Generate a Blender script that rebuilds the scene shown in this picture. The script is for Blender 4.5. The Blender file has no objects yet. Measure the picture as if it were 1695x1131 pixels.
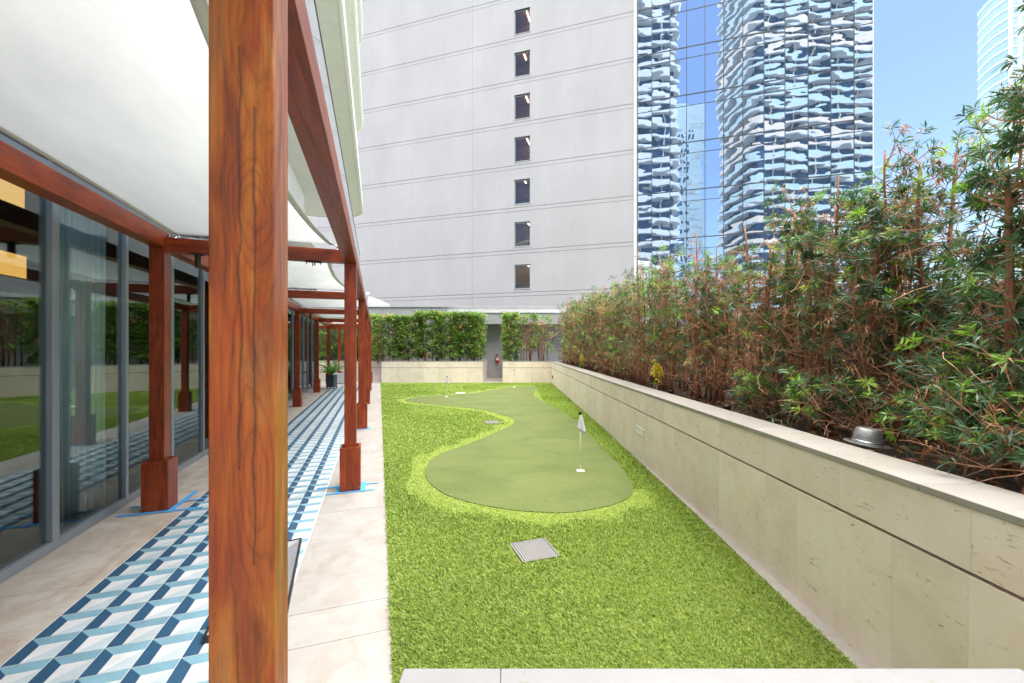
import bpy, bmesh, math, random
import numpy as np
from mathutils import Vector, noise

R = math.radians
rnd = random.Random(7)
sc = bpy.context.scene
C = sc.collection

# ------------------------------------------------------------ camera, sky, sun
cam = bpy.data.cameras.new('camera')
cam.sensor_width = 36.0
cam.lens = 36.0 * 670.0 / 1695.0
cam.shift_y = 11.5 / 1695.0
cam.clip_start = 0.05
cam.clip_end = 6000
camo = bpy.data.objects.new('camera', cam)
camo.location = (0, 0, 1.5)
camo.rotation_euler = (R(90), 0, 0)
C.objects.link(camo)
sc.camera = camo

SUN = Vector((0.05, -0.04, 1.0)).normalized()
w = bpy.data.worlds.new('World')
sc.world = w
w.use_nodes = True
wn = w.node_tree
for n in list(wn.nodes):
    wn.nodes.remove(n)
sky = wn.nodes.new('ShaderNodeTexSky')
sky.sky_type = 'NISHITA'
sky.sun_disc = False
sky.sun_elevation = math.asin(SUN.z)
sky.sun_rotation = math.atan2(SUN.x, SUN.y)
sky.air_density = 1.0
sky.dust_density = 1.1
sky.ozone_density = 3.0
bg = wn.nodes.new('ShaderNodeBackground')
bg.inputs['Strength'].default_value = 0.068
wo = wn.nodes.new('ShaderNodeOutputWorld')
wn.links.new(sky.outputs[0], bg.inputs[0])
wn.links.new(bg.outputs[0], wo.inputs[0])

sun = bpy.data.lights.new('sun', 'SUN')
sun.energy = 4.2
sun.angle = R(92)
sun.color = (1.0, 0.94, 0.87)
suno = bpy.data.objects.new('sun', sun)
suno.rotation_euler = (-SUN).to_track_quat('-Z', 'Y').to_euler()
C.objects.link(suno)

sc.view_settings.view_transform = 'Standard'
sc.view_settings.look = 'None'
sc.view_settings.gamma = 1
sc.view_settings.use_curve_mapping = False
sc.view_settings.exposure = 2.15
sc.cycles.max_bounces = 8
sc.cycles.transparent_max_bounces = 16
sc.cycles.sample_clamp_indirect = 8

# ------------------------------------------------------------ material helper
class NT:
    def __init__(s, name):
        s.m = bpy.data.materials.new(name)
        s.m.use_nodes = True
        s.t = s.m.node_tree
        s.b = s.t.nodes['Principled BSDF']
        s.out = s.t.nodes['Material Output']
    def node(s, typ, **kw):
        n = s.t.nodes.new(typ)
        for k, v in kw.items():
            setattr(n, k, v)
        return n
    def put(s, sock, v):
        if v is None:
            return
        if hasattr(v, 'is_output'):
            s.t.links.new(v, sock)
        elif isinstance(v, (tuple, list)) and len(v) == 3 and sock.type == 'RGBA':
            sock.default_value = (*v, 1)
        else:
            sock.default_value = v
    def math(s, op, a, b=None, c=None, clamp=False):
        n = s.node('ShaderNodeMath', operation=op)
        n.use_clamp = clamp
        s.put(n.inputs[0], a); s.put(n.inputs[1], b); s.put(n.inputs[2], c)
        return n.outputs[0]
    def coord(s, kind='Object'):
        return s.node('ShaderNodeTexCoord').outputs[kind]
    def pos(s):
        return s.node('ShaderNodeNewGeometry').outputs['Position']
    def map(s, vec, scale=(1, 1, 1), loc=(0, 0, 0), rot=(0, 0, 0)):
        n = s.node('ShaderNodeMapping')
        s.put(n.inputs[0], vec)
        n.inputs['Location'].default_value = loc
        n.inputs['Rotation'].default_value = rot
        n.inputs['Scale'].default_value = scale
        return n.outputs[0]
    def noise(s, vec, scale=5, detail=3, rough=.55, dist=0.0, out=0):
        n = s.node('ShaderNodeTexNoise')
        s.put(n.inputs['Vector'], vec)
        n.inputs['Scale'].default_value = scale
        n.inputs['Detail'].default_value = detail
        n.inputs['Roughness'].default_value = rough
        n.inputs['Distortion'].default_value = dist
        return n.outputs[out]
    def voro(s, vec, scale=5, feature='F1', out=0):
        n = s.node('ShaderNodeTexVoronoi', feature=feature)
        s.put(n.inputs['Vector'], vec)
        n.inputs['Scale'].default_value = scale
        return n.outputs[out]
    def ramp(s, fac, stops, interp='LINEAR'):
        n = s.node('ShaderNodeValToRGB')
        n.color_ramp.interpolation = interp
        e = n.color_ramp.elements
        while len(e) < len(stops):
            e.new(0.5)
        for el, (p, c) in zip(e, stops):
            el.position = p
            el.color = (c, c, c, 1) if isinstance(c, (int, float)) else (*c, 1)
        s.put(n.inputs[0], fac)
        return n.outputs[0]
    def mix(s, fac, a, b, blend='MIX'):
        n = s.node('ShaderNodeMix', data_type='RGBA', blend_type=blend)
        s.put(n.inputs[0], fac); s.put(n.inputs[6], a); s.put(n.inputs[7], b)
        return n.outputs[2]
    def addrand(s, vec, amt=(17., 11., 23.)):
        r = s.node('ShaderNodeObjectInfo').outputs['Random']
        cx = s.node('ShaderNodeCombineXYZ')
        for i in range(3):
            s.put(cx.inputs[i], s.math('MULTIPLY', r, amt[i]))
        v = s.node('ShaderNodeVectorMath', operation='ADD')
        s.put(v.inputs[0], vec); s.put(v.inputs[1], cx.outputs[0])
        return v.outputs[0]
    def bump(s, h, strength=.3, dist=.01):
        n = s.node('ShaderNodeBump')
        n.inputs['Strength'].default_value = strength
        n.inputs['Distance'].default_value = dist
        s.put(n.inputs['Height'], h)
        s.put(s.b.inputs['Normal'], n.outputs[0])
        return n.outputs[0]
    def set(s, **kw):
        names = dict(col='Base Color', rough='Roughness', metal='Metallic', spec='Specular IOR Level', coat='Coat Weight',
                     coatr='Coat Roughness', alpha='Alpha', trans='Transmission Weight', ior='IOR', em='Emission Color', ems='Emission Strength')
        for k, v in kw.items():
            s.put(s.b.inputs[names[k]], v)
        return s

M = {}
def plain(name, col, rough=.6, metal=0., var=.06, scale=6., bump=.0, bscale=80., coat=0.):
    n = NT(name)
    c = n.coord()
    f = n.noise(n.addrand(c), scale, 4, .6)
    k = n.ramp(f, [(.3, 1 - var), (.7, 1 + var)])
    n.set(col=n.mix(1., col, k, 'MULTIPLY'), rough=rough, metal=metal, coat=coat)
    if bump:
        n.bump(n.noise(c, bscale, 3), bump, .002)
    M[name] = n.m
    return n.m

plain('white_metal', (.66, .66, .65), .35)
plain('dark_core', (.012, .012, .012), .9)
plain('black_paint', (.012, .012, .013), .45)
plain('bronze', (.06, .045, .03), .4, .8)
plain('chrome', (.6, .6, .6), .22, 1.)
plain('grey_frame', (.27, .30, .32), .38, .35, .04)
plain('spandrel', (.045, .05, .055), .3)
plain('soffit', (.60, .63, .56), .7, var=.04)
plain('slab_edge', (.72, .74, .70), .6, var=.03)
plain('inner_soffit', (.85, .855, .85), .7, var=.03)
plain('charcoal_wall', (.055, .057, .062), .85, var=.25, scale=2, bump=.3)
plain('grey_paint', (.36, .365, .38), .75, var=.05, scale=1.5, bump=.15)
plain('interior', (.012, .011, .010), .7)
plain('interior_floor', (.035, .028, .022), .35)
plain('dark_pot', (.045, .055, .07), .5)
plain('soil', (.03, .02, .013), .95, var=.5, scale=18, bump=1., bscale=40)
plain('tape', (.055, .33, .70), .6, var=.12, scale=30)
plain('flag_cloth', (.60, .61, .66), .8, var=.05, scale=30)
plain('pole_white', (.72, .72, .62), .4)
plain('red_paint', (.5, .015, .02), .3, coat=.5)
plain('label_white', (.75, .75, .72), .5)
plain('hatch_frame', (.40, .41, .42), .35, .5)
plain('hatch_grey', (.22, .23, .25), .5)
plain('tower_white', (.49, .54, .58), .6, var=.05, scale=.2)
plain('tower_cream', (.64, .57, .48), .6, var=.05, scale=.2)
plain('tower_teal', (.43, .57, .57), .3, var=.05, scale=.2)
plain('tower_glass', (.09, .14, .21), .25, .0, .3, 1.2)
plain('tower_blue', (.50, .66, .76), .3, .0, .08, .05)
plain('far_teal', (.42, .60, .66), .2, .3, .12, .08)
plain('far_white', (.75, .78, .80), .6)
plain('room_brown', (.42, .20, .11), .6, var=.2, scale=3)
plain('city', (.25, .26, .26), .9, var=.2, scale=.02)
plain('drain_grey', (.21, .20, .195), .6, .1)
plain('cup_white', (.75, .76, .60), .5)

# painted render wall of the grey tower block
n = NT('render_wall')
c = n.coord()
big = n.noise(n.map(c, (.25, 1, .12)), 1.4, 4, .6)
stk = n.noise(n.map(c, (3, 1, .08)), 1.6, 4, .65)
col = n.mix(n.ramp(big, [(.35, 0.), (.7, 1.)]), (.300, .298, .296), (.338, .336, .334))
col = n.mix(n.ramp(stk, [(.55, 0.), (.8, .5)]), col, (.262, .26, .258))
n.set(col=col, rough=.85)
n.bump(n.noise(c, 14, 4), .12, .01)
M['render_wall'] = n.m
n = NT('groove')
n.set(col=(.18, .18, .18), rough=.9)
M['groove'] = n.m
# rough board concrete
n = NT('concrete')
c = n.coord()
a = n.noise(c, 2.5, 6, .65)
b = n.noise(n.map(c, (6, 6, .6)), 2., 4)
n.set(col=n.mix(n.ramp(b, [(.4, 0.), (.75, .5)]), n.ramp(a, [(.3, (0.302, 0.306, 0.302)), (.7, (0.403, 0.403, 0.396))]), (0.259, 0.259, 0.252)), rough=.85)
n.bump(n.noise(c, 40, 4), .2, .004)
M['concrete'] = n.m

# limestone cladding
def limestone(name, base, dark, light, streak=(.30, .22, .12)):
    n = NT(name)
    c = n.addrand(n.coord())
    a = n.noise(c, 3.2, 6, .6)
    col = n.ramp(a, [(.25, dark), (.5, base), (.75, light)])
    # small slanted shell marks
    m = n.map(c, (16, 16, 52), rot=(R(22), R(12), 0))
    v = n.noise(m, 1.0, 3, .6, 1.2)
    gate = n.noise(c, 5., 3)
    f = n.math('MULTIPLY', n.ramp(v, [(.60, 0.), (.72, 1.)]), n.ramp(gate, [(.42, 0.), (.58, .95)]))
    col = n.mix(f, col, streak)
    sp = n.voro(c, 42)
    col = n.mix(n.math('MULTIPLY', n.ramp(sp, [(.03, 1.), (.11, 0.)]), n.ramp(gate, [(.5, 0.), (.6, .5)])), col, (.22, .17, .1))
    lt = n.noise(n.map(c, (9, 9, 20), rot=(R(-20), 0, 0)), 1., 4, .6, .8)
    col = n.mix(n.ramp(lt, [(.58, 0.), (.75, .35)]), col, light)
    r = n.node('ShaderNodeObjectInfo').outputs['Random']
    col = n.mix(1., col, n.ramp(r, [(0., .93), (1., 1.05)]), 'MULTIPLY')
    st = n.noise(n.map(c, (7, 7, .5)), 1.5, 4, .6)
    col = n.mix(n.ramp(st, [(.52, 0.), (.78, .30)]), col, dark)
    n.set(col=col, rough=.55)
    n.bump(n.noise(c, 90, 3), .12, .002)
    M[name] = n.m
limestone('limestone', (.80, .685, .60), (.69, .575, .475), (.84, .76, .70), (.34, .23, .13))
limestone('pale_stone', (.215, .215, .213), (.19, .19, .186), (.24, .24, .237), (.17, .15, .10))
limestone('limestone_cap', (.30, .278, .245), (.265, .243, .208), (.335, .316, .288), (.21, .165, .11))

# travertine paving with brown water stains
def paving(name, base, light, stain, amount):
    n = NT(name)
    p = n.pos()
    o = n.addrand(n.coord())
    pr = n.map(p, (1, 1, 1), rot=(0, 0, R(-18.5)))
    a = n.noise(n.map(pr, (1.4, 1.4, 1)), 3.5, 6, .62, .4)
    col = n.ramp(a, [(.3, base), (.62, light)])
    b = n.noise(n.map(pr, (2.4, 1.3, 1)), 1.5, 6, .68, .9)
    col = n.mix(n.ramp(b, [(.50 - amount, 0.), (.78, .9)]), col, stain)
    vein = n.noise(n.map(pr, (3, 14, 1)), 1.6, 5, .7, .6)
    col = n.mix(n.ramp(vein, [(.52, 0.), (.72, .35)]), col, stain)
    sp = n.noise(n.map(pr, (1, 2.2, 1)), 38, 3, .6)
    col = n.mix(n.ramp(sp, [(.64, 0.), (.76, .55)]), col, (.33, .27, .21))
    r = n.node('ShaderNodeObjectInfo').outputs['Random']
    col = n.mix(1., col, n.ramp(r, [(0., .95), (1., 1.04)]), 'MULTIPLY')
    n.set(col=col, rough=.62)
    n.bump(n.noise(p, 120, 3), .15, .002)
    M[name] = n.m
paving('paving_stained', (.42, .365, .295), (.50, .455, .395), (.27, .185, .115), .08)
paving('paving_clean', (.275, .257, .234), (.33, .316, .292), (.25, .205, .16), .0)
plain('grout', (.50, .47, .42), .9)
plain('grout_white', (.6, .6, .58), .8)
for nm, cc in (('tile_navy', (0.022, 0.076, 0.140)), ('tile_blue', (0.169, 0.317, 0.382)), ('tile_white', (0.554, 0.562, 0.554)), ('tile_pale', (0.403, 0.475, 0.497))):
    n = NT(nm)
    p = n.pos()
    f = n.noise(p, 9, 5, .6)
    g = n.noise(p, 160, 2, .6)
    r = n.node('ShaderNodeObjectInfo').outputs['Random']
    col = n.mix(1., cc, n.ramp(f, [(.3, .9), (.7, 1.08)]), 'MULTIPLY')
    col = n.mix(1., col, n.ramp(g, [(.3, .93), (.7, 1.05)]), 'MULTIPLY')
    col = n.mix(1., col, n.ramp(r, [(0., .92), (1., 1.07)]), 'MULTIPLY')
    n.set(col=col, rough=.42)
    M[nm] = n.m

# varnished hardwood; grain runs along the chosen axis
def wood(name, axis, hero=False):
    n = NT(name)
    c0 = n.coord()
    c = c0 if hero else n.addrand(c0)
    st = {0: (.10, 1, 1), 1: (1, .10, 1), 2: (1, 1, .10)}[axis]
    st2 = {0: (.03, 1, 1), 1: (1, .03, 1), 2: (1, 1, .03)}[axis]
    g = n.map(c, st)
    warp = n.noise(n.map(c, st), 6, 3, .55)
    fine = n.noise(n.map(c, st2), 190, 3, .6)
    mid = n.noise(g, 34, 5, .62, 1.6)
    if not hero:
        band = n.noise(g, 14, 3, .5, 2.2)
        col = n.ramp(band, [(.25, (.14, .018, .004)), (.45, (.22, .032, .006)), (.62, (.28, .046, .008)), (.82, (.33, .068, .013))])
        col = n.mix(1., col, n.ramp(mid, [(.3, .84), (.65, 1.10)]), 'MULTIPLY')
        col = n.mix(1., col, n.ramp(fine, [(.3, .86), (.7, 1.10)]), 'MULTIPLY')
        blot = n.noise(c, 5, 4, .6)
        col = n.mix(1., col, n.ramp(blot, [(.3, .78), (.7, 1.15)]), 'MULTIPLY')
    else:
        s = n.node('ShaderNodeSeparateXYZ')
        n.put(s.inputs[0], c)
        x, y, z = s.outputs
        wx = n.math('MULTIPLY', n.math('SUBTRACT', n.noise(n.map(c, (1, 1, .5)), 5, 3, .5), .5), .035)
        wz = n.math('MULTIPLY', n.math('SUBTRACT', n.noise(n.map(c, (1, 1, .9), loc=(5, 3, 2)), 7, 3, .5), .5), .12)
        X = n.math('ADD', n.math('ADD', x, wx), n.math('MULTIPLY', y, .5))
        Z = n.math('ADD', z, wz)
        def blob(cx, cz, ax, az):
            dx = n.math('DIVIDE', n.math('SUBTRACT', X, cx), ax)
            dz = n.math('DIVIDE', n.math('SUBTRACT', Z, cz), az)
            r2 = n.math('ADD', n.math('MULTIPLY', dx, dx), n.math('MULTIPLY', dz, dz))
            return r2
        def ell(cx, cz, ax, az, amp):
            r2 = blob(cx, cz, ax, az)
            return n.math('MULTIPLY', n.math('POWER', 2.718, n.math('MULTIPLY', r2, -1.)), amp)
        F = n.math('MULTIPLY', X, 13.)
        for q in ((-.014, 1.80, .040, .10, 2.6), (.032, 1.885, .022, .07, -1.5), (-.022, 2.14, .05, .13, 1.2), (.05, 2.2, .03, .3, -.9),
                  (-.012, 1.22, .036, .16, 1.9), (.035, 1.45, .02, .3, -.8), (-.04, 1.5, .03, .2, .8)):
            F = n.math('ADD', F, ell(*q))
        F = n.math('ADD', F, n.math('MULTIPLY', warp, .7))
        F = n.math('ADD', F, n.math('MULTIPLY', n.noise(n.map(c, (1, 1, .22)), 55, 4, .6), .55))
        fr = n.math('FRACT', n.math('MULTIPLY', F, 1.7))
        ring = n.ramp(fr, [(0., .70), (.10, .93), (.6, 1.08), (.9, .97), (1., .70)])
        fr2 = n.math('FRACT', n.math('MULTIPLY', F, 8.))
        ring2 = n.ramp(fr2, [(0., .88), (.2, 1.0), (.8, 1.03), (1., .88)])
        tone = n.noise(n.map(c, (1, 1, .16)), 16, 4, .55, .9)
        col = n.ramp(tone, [(.28, (.10, .022, .005)), (.44, (.22, .048, .006)), (.56, (.32, .092, .009)), (.72, (.35, .145, .024))])
        patch = n.noise(n.map(c, (1, 1, .5), loc=(3, 1, 7)), 6, 4, .6, .5)
        col = n.mix(n.ramp(patch, [(.45, 0.), (.7, .75)]), col, (.30, .045, .010))
        p2 = n.noise(n.map(c, (1, 1, .25), loc=(9, 4, 2)), 12, 4, .6, .5)
        col = n.mix(n.ramp(p2, [(.55, 0.), (.75, .6)]), col, (.13, .065, .032))
        col = n.mix(1., col, ring, 'MULTIPLY')
        col = n.mix(1., col, ring2, 'MULTIPLY')
        col = n.mix(1., col, n.ramp(fine, [(.3, .78), (.7, 1.16)]), 'MULTIPLY')
        for k, (x0, sd, lo, hi) in enumerate(((-.004, 1., 1.25, 2.12), (.022, 4., 1.05, 2.0))):
            wob = n.math('MULTIPLY', n.math('SUBTRACT', n.noise(n.map(c0, (0, 0, 1), loc=(sd * 3, sd, 0)), 5, 4, .6), .5), .03)
            d = n.math('ABSOLUTE', n.math('SUBTRACT', n.math('SUBTRACT', x, x0), wob))
            crack = n.ramp(d, [(.0004, 1.), (.0012, 0.)])
            zz = n.math('MULTIPLY', n.math('GREATER_THAN', z, lo), n.math('LESS_THAN', z, hi))
            col = n.mix(n.math('MULTIPLY', n.math('MULTIPLY', crack, zz), .75), col, (.04, .015, .008))
    n.set(col=col, rough=n.ramp(mid, [(.3, .30), (.7, .48)]), coat=.06, coatr=.25, spec=.35)
    n.bump(n.math('ADD', fine, mid), .12, .001)
    M[name] = n.m
wood('wood_x', 0); wood('wood_y', 1); wood('wood_z', 2); wood('wood_hero', 2, True)

# canopy fabric
n = NT('sailcloth')
c = n.coord()
a = n.noise(n.map(c, (1, .35, 1)), 5, 5, .6)
wv = n.noise(n.map(c, (300, 60, 1)), 1, 2)
col = n.mix(1., n.ramp(a, [(.3, (.84, .855, .86)), (.7, (.91, .92, .925))]), n.ramp(wv, [(.3, .97), (.7, 1.02)]), 'MULTIPLY')
n.set(col=col, rough=.9)
tr = n.node('ShaderNodeBsdfTranslucent')
n.put(tr.inputs[0], col)
mx = n.node('ShaderNodeMixShader')
mx.inputs[0].default_value = .55
n.t.links.new(n.b.outputs[0], mx.inputs[1]); n.t.links.new(tr.outputs[0], mx.inputs[2]); n.t.links.new(mx.outputs[0], n.out.inputs[0])
n.bump(n.noise(n.map(c, (2, .6, 1)), 6, 4), .25, .01)
M['sailcloth'] = n.m
plain('sail_hem', (.66, .66, .60), .8)

# glass
def glazing(name, refl, tint, rough=0.0, wavy=0.):
    n = NT(name)
    tb = n.node('ShaderNodeBsdfTransparent'); n.put(tb.inputs[0], tint)
    gl = n.node('ShaderNodeBsdfGlossy'); gl.inputs['Roughness'].default_value = rough
    n.put(gl.inputs[0], (.44, .48, .48) if name == 'door_glass' else (.93, .96, .97))
    fr = n.node('ShaderNodeLayerWeight'); fr.inputs[0].default_value = .5
    f = n.math('ADD', n.math('MULTIPLY', n.math('POWER', fr.outputs['Facing'], 4.), 1. - refl), refl, clamp=True)
    if wavy:
        b = n.node('ShaderNodeBump'); b.inputs['Strength'].default_value = wavy; b.inputs['Distance'].default_value = .01
        n.put(b.inputs['Height'], n.noise(n.coord(), 1.2, 2))
        n.t.links.new(b.outputs[0], gl.inputs['Normal'])
    mx = n.node('ShaderNodeMixShader')
    n.put(mx.inputs[0], f)
    n.t.links.new(tb.outputs[0], mx.inputs[1]); n.t.links.new(gl.outputs[0], mx.inputs[2]); n.t.links.new(mx.outputs[0], n.out.inputs[0])
    M[name] = n.m
glazing('door_glass', .18, (.88, .94, .93))
glazing('window_glass', .06, (.85, .85, .85), 0., .1)
glazing('rail_glass', .70, (.6, .68, .72))
# mirror curtain wall
n = NT('mirror_glass')
c = n.addrand(n.coord(), (40., 40., 40.))
h = n.math('ADD', n.noise(n.map(c, (.55, 1, 1.)), .95, 1.5, .5), n.math('MULTIPLY', n.noise(n.map(c, (.5, 1, 1.3)), 2.2, 1, .5), .03))
n.set(col=(.62, .70, .80), rough=.0, metal=1.)
n.bump(h, 1.0, .0062)
M['mirror_glass'] = n.m

def glow(name, col, strength):
    n = NT(name)
    n.set(col=col, em=col, ems=strength)
    M[name] = n.m
glow('lamp_glow', (1., .52, .12), .30)
glow('tube_glow', (1., .86, .62), 2.2)
glow('uplight_glow', (1., .6, .25), 2.5)

# curtains
n = NT('curtain')
n.set(col=(.80, .90, .88), rough=.9)
tr = n.node('ShaderNodeBsdfTranslucent'); n.put(tr.inputs[0], (.62, .72, .70))
mx = n.node('ShaderNodeMixShader'); mx.inputs[0].default_value = .15
n.t.links.new(n.b.outputs[0], mx.inputs[1]); n.t.links.new(tr.outputs[0], mx.inputs[2]); n.t.links.new(mx.outputs[0], n.out.inputs[0])
M['curtain'] = n.m

# leaves and blades: per-leaf tint attribute
def leaf(name, stops, rough=.45, transl=.3, spec=.5):
    n = NT(name)
    at = n.node('ShaderNodeAttribute', attribute_name='tint')
    col = n.ramp(at.outputs['Fac'], stops)
    n.set(col=col, rough=rough, spec=spec)
    tr = n.node('ShaderNodeBsdfTranslucent'); n.put(tr.inputs[0], n.mix(1., col, (1.3, 1.5, .7), 'MULTIPLY'))
    mx = n.node('ShaderNodeMixShader'); mx.inputs[0].default_value = transl
    n.t.links.new(n.b.outputs[0], mx.inputs[1]); n.t.links.new(tr.outputs[0], mx.inputs[2]); n.t.links.new(mx.outputs[0], n.out.inputs[0])
    M[name] = n.m
leaf('podo_leaf', [(0., (.022, .058, .030)), (.35, (.058, .13, .058)), (.6, (.13, .225, .14)), (.78, (.17, .33, .05)), (1., (.36, .55, .08))], .35)
leaf('dead_leaf', [(0., (.14, .05, .02)), (.5, (.32, .13, .055)), (1., (.50, .30, .16))], .7, .2)
leaf('yellow_leaf', [(0., (.60, .42, .02)), (1., (.80, .62, .05))], .5)
leaf('ficus_leaf', [(0., (.05, .11, .025)), (.4, (.15, .25, .055)), (.75, (.31, .44, .10)), (.9, (.48, .58, .17)), (1., (.50, .27, .12))], .4)
leaf('palm_leaf', [(0., (.07, .20, .02)), (1., (.25, .45, .04))], .4)
leaf('blade', [(0., (.022, .062, .008)), (.35, (.15, .235, .03)), (.7, (.36, .44, .10)), (.9, (.42, .49, .20)), (1., (.41, .47, .25))], .6, .25, .3)

n = NT('turf_base')
p = n.pos()
a = n.noise(p, 90, 3, .7)
b = n.noise(p, 1.1, 4)
n.set(col=n.mix(1., n.ramp(a, [(.3, (.09, .15, .015)), (.7, (.34, .43, .06))]), n.ramp(b, [(.3, .88), (.7, 1.1)]), 'MULTIPLY'), rough=.9)
n.bump(a, .8, .01)
M['turf_base'] = n.m
n = NT('putting_turf')
p = n.pos()
a = n.noise(p, 260, 2, .7)
m1 = n.noise(n.map(p, (1, 1.6, 1)), 28, 4, .65)
b = n.noise(n.map(p, (.9, 1.5, 1)), 1.2, 5, .6, .8)
col = n.ramp(b, [(.28, (.074, .108, .020)), (.5, (.098, .128, .027)), (.74, (.125, .152, .038))])
col = n.mix(1., col, n.ramp(a, [(.3, .66), (.7, 1.28)]), 'MULTIPLY')
col = n.mix(1., col, n.ramp(m1, [(.3, .88), (.7, 1.1)]), 'MULTIPLY')
n.set(col=col, rough=.85)
n.bump(a, .6, .004)
M['putting_turf'] = n.m
n = NT('bark')
c = n.coord()
a = n.noise(n.map(c, (1, 1, .25)), 60, 4, .65)
n.set(col=n.ramp(a, [(.3, (.14, .055, .03)), (.55, (.33, .145, .08)), (.8, (.52, .31, .20))]), rough=.85)
n.bump(a, .6, .004)
M['bark'] = n.m
n = NT('twig')
a = n.noise(n.coord(), 25, 2, .6)
n.set(col=n.ramp(a, [(.3, (.34, .14, .07)), (.7, (.64, .38, .23))]), rough=.8)
M['twig'] = n.m
# silver mesh of the hat
n = NT('silver_mesh')
a = n.voro(n.coord(), 330)
n.set(col=n.ramp(a, [(.15, (.05, .05, .05)), (.45, (.36, .36, .36))]), rough=.35, metal=.6)
n.bump(a, .5, .002)
M['silver_mesh'] = n.m

# ------------------------------------------------------------ mesh helper
class MB:
    def __init__(s):
        s.v = []; s.f = []; s.mi = []
    def face(s, pts, mi=0):
        b = len(s.v)
        s.v += [tuple(p) for p in pts]
        s.f.append(tuple(range(b, b + len(pts)))); s.mi.append(mi)
        return s
    def box(s, x0, x1, y0, y1, z0, z1, mi=0):
        b = len(s.v)
        s.v += [(x0, y0, z0), (x1, y0, z0), (x1, y1, z0), (x0, y1, z0), (x0, y0, z1), (x1, y0, z1), (x1, y1, z1), (x0, y1, z1)]
        for q in ((0, 3, 2, 1), (4, 5, 6, 7), (0, 1, 5, 4), (1, 2, 6, 5), (2, 3, 7, 6), (3, 0, 4, 7)):
            s.f.append(tuple(b + i for i in q)); s.mi.append(mi)
        return s
    def tube(s, pts, rad, n=6, mi=0, cap=True):
        pts = [Vector(p) for p in pts]
        rad = rad if isinstance(rad, (list, tuple)) else [rad] * len(pts)
        b = len(s.v)
        for i, p in enumerate(pts):
            d = (pts[min(i + 1, len(pts) - 1)] - pts[max(i - 1, 0)])
            d = d.normalized() if d.length > 1e-9 else Vector((0, 0, 1))
            up = Vector((0, 0, 1)) if abs(d.z) < .9 else Vector((1, 0, 0))
            a = d.cross(up).normalized(); c = a.cross(d)
            for k in range(n):
                t = 2 * math.pi * k / n
                s.v.append(tuple(p + (a * math.cos(t) + c * math.sin(t)) * rad[i]))
        for i in range(len(pts) - 1):
            for k in range(n):
                s.f.append((b + i * n + k, b + i * n + (k + 1) % n, b + (i + 1) * n + (k + 1) % n, b + (i + 1) * n + k)); s.mi.append(mi)
        if cap:
            s.f.append(tuple(b + k for k in reversed(range(n)))); s.mi.append(mi)
            s.f.append(tuple(b + (len(pts) - 1) * n + k for k in range(n))); s.mi.append(mi)
        return s
    def lathe(s, prof, n=20, cx=0, cy=0, mi=0):
        b = len(s.v)
        for r, z in prof:
            for k in range(n):
                t = 2 * math.pi * k / n
                s.v.append((cx + r * math.cos(t), cy + r * math.sin(t), z))
        for i in range(len(prof) - 1):
            for k in range(n):
                s.f.append((b + i * n + k, b + i * n + (k + 1) % n, b + (i + 1) * n + (k + 1) % n, b + (i + 1) * n + k)); s.mi.append(mi)
        return s
    def prism(s, poly, z0, z1, mi=0):
        b = len(s.v); n = len(poly)
        s.v += [(x, y, z0) for x, y in poly] + [(x, y, z1) for x, y in poly]
        s.f.append(tuple(b + i for i in reversed(range(n)))); s.mi.append(mi)
        s.f.append(tuple(b + n + i for i in range(n))); s.mi.append(mi)
        for i in range(n):
            j = (i + 1) % n
            s.f.append((b + i, b + j, b + n + j, b + n + i)); s.mi.append(mi)
        return s
    def mesh(s, name, mats, bevel=0., smooth=False, center=False):
        me = bpy.data.meshes.new(name)
        v = s.v
        me.from_pydata(v, [], s.f)
        mats = mats if isinstance(mats, (list, tuple)) else [mats]
        for m in mats:
            me.materials.append(M[m])
        if len(mats) > 1:
            me.polygons.foreach_set('material_index', s.mi)
        bm = bmesh.new(); bm.from_mesh(me)
        bmesh.ops.recalc_face_normals(bm, faces=bm.faces)
        if bevel:
            bmesh.ops.bevel(bm, geom=bm.edges[:], offset=bevel, segments=2, affect='EDGES', profile=.5)
        bm.to_mesh(me); bm.free()
        if smooth:
            me.shade_smooth()
        return me
    def build(s, name, mats, parent=None, bevel=0., smooth=False, loc=None, rz=None):
        return link(name, s.mesh(name, mats, bevel, smooth), parent, loc, rz)

def link(name, data, parent=None, loc=None, rz=None):
    o = bpy.data.objects.new(name, data)
    if parent is not None:
        o.parent = parent
    if loc is not None:
        o.location = loc
    if rz is not None:
        o.rotation_euler = (0, 0, rz)
    C.objects.link(o)
    return o
def tag(o, label=None, cat=None, group=None, kind=None):
    for k, v in (('label', label), ('category', cat), ('group', group), ('kind', kind)):
        if v:
            o[k] = v
    return o
def thing(name, label, cat, loc=(0, 0, 0), rz=0., group=None):
    return tag(link(name, None, None, loc, rz), label, cat, group)
def dup(root):
    r = root.copy(); C.objects.link(r)
    for ch in root.children:
        c_ = ch.copy(); C.objects.link(c_); c_.parent = r
        for g in ch.children:
            d_ = g.copy(); C.objects.link(d_); d_.parent = c_
    return r

TH = math.atan(224.5 / 670.)            # the walkway and pergola run 18.5 degrees off the planter walls
cT, sT = math.cos(TH), math.sin(TH)
def W(v, u, z=0.):                       # pergola frame (across, along) -> world
    return (v * cT - u * sT, v * sT + u * cT, z)

# ------------------------------------------------------------ ground and terrace
tag(MB().face([(-3000, -3000, -15), (3000, -3000, -15), (3000, 3000, -15), (-3000, 3000, -15)]).build('ground', 'city'), kind='structure')
tag(MB().box(-26, 14, -6, 26, -.9, -.02).build('terrace_floor', 'grout'), kind='structure')

def turf_edge(u):
    return .07 + (u - 2.) * .0062
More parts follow.
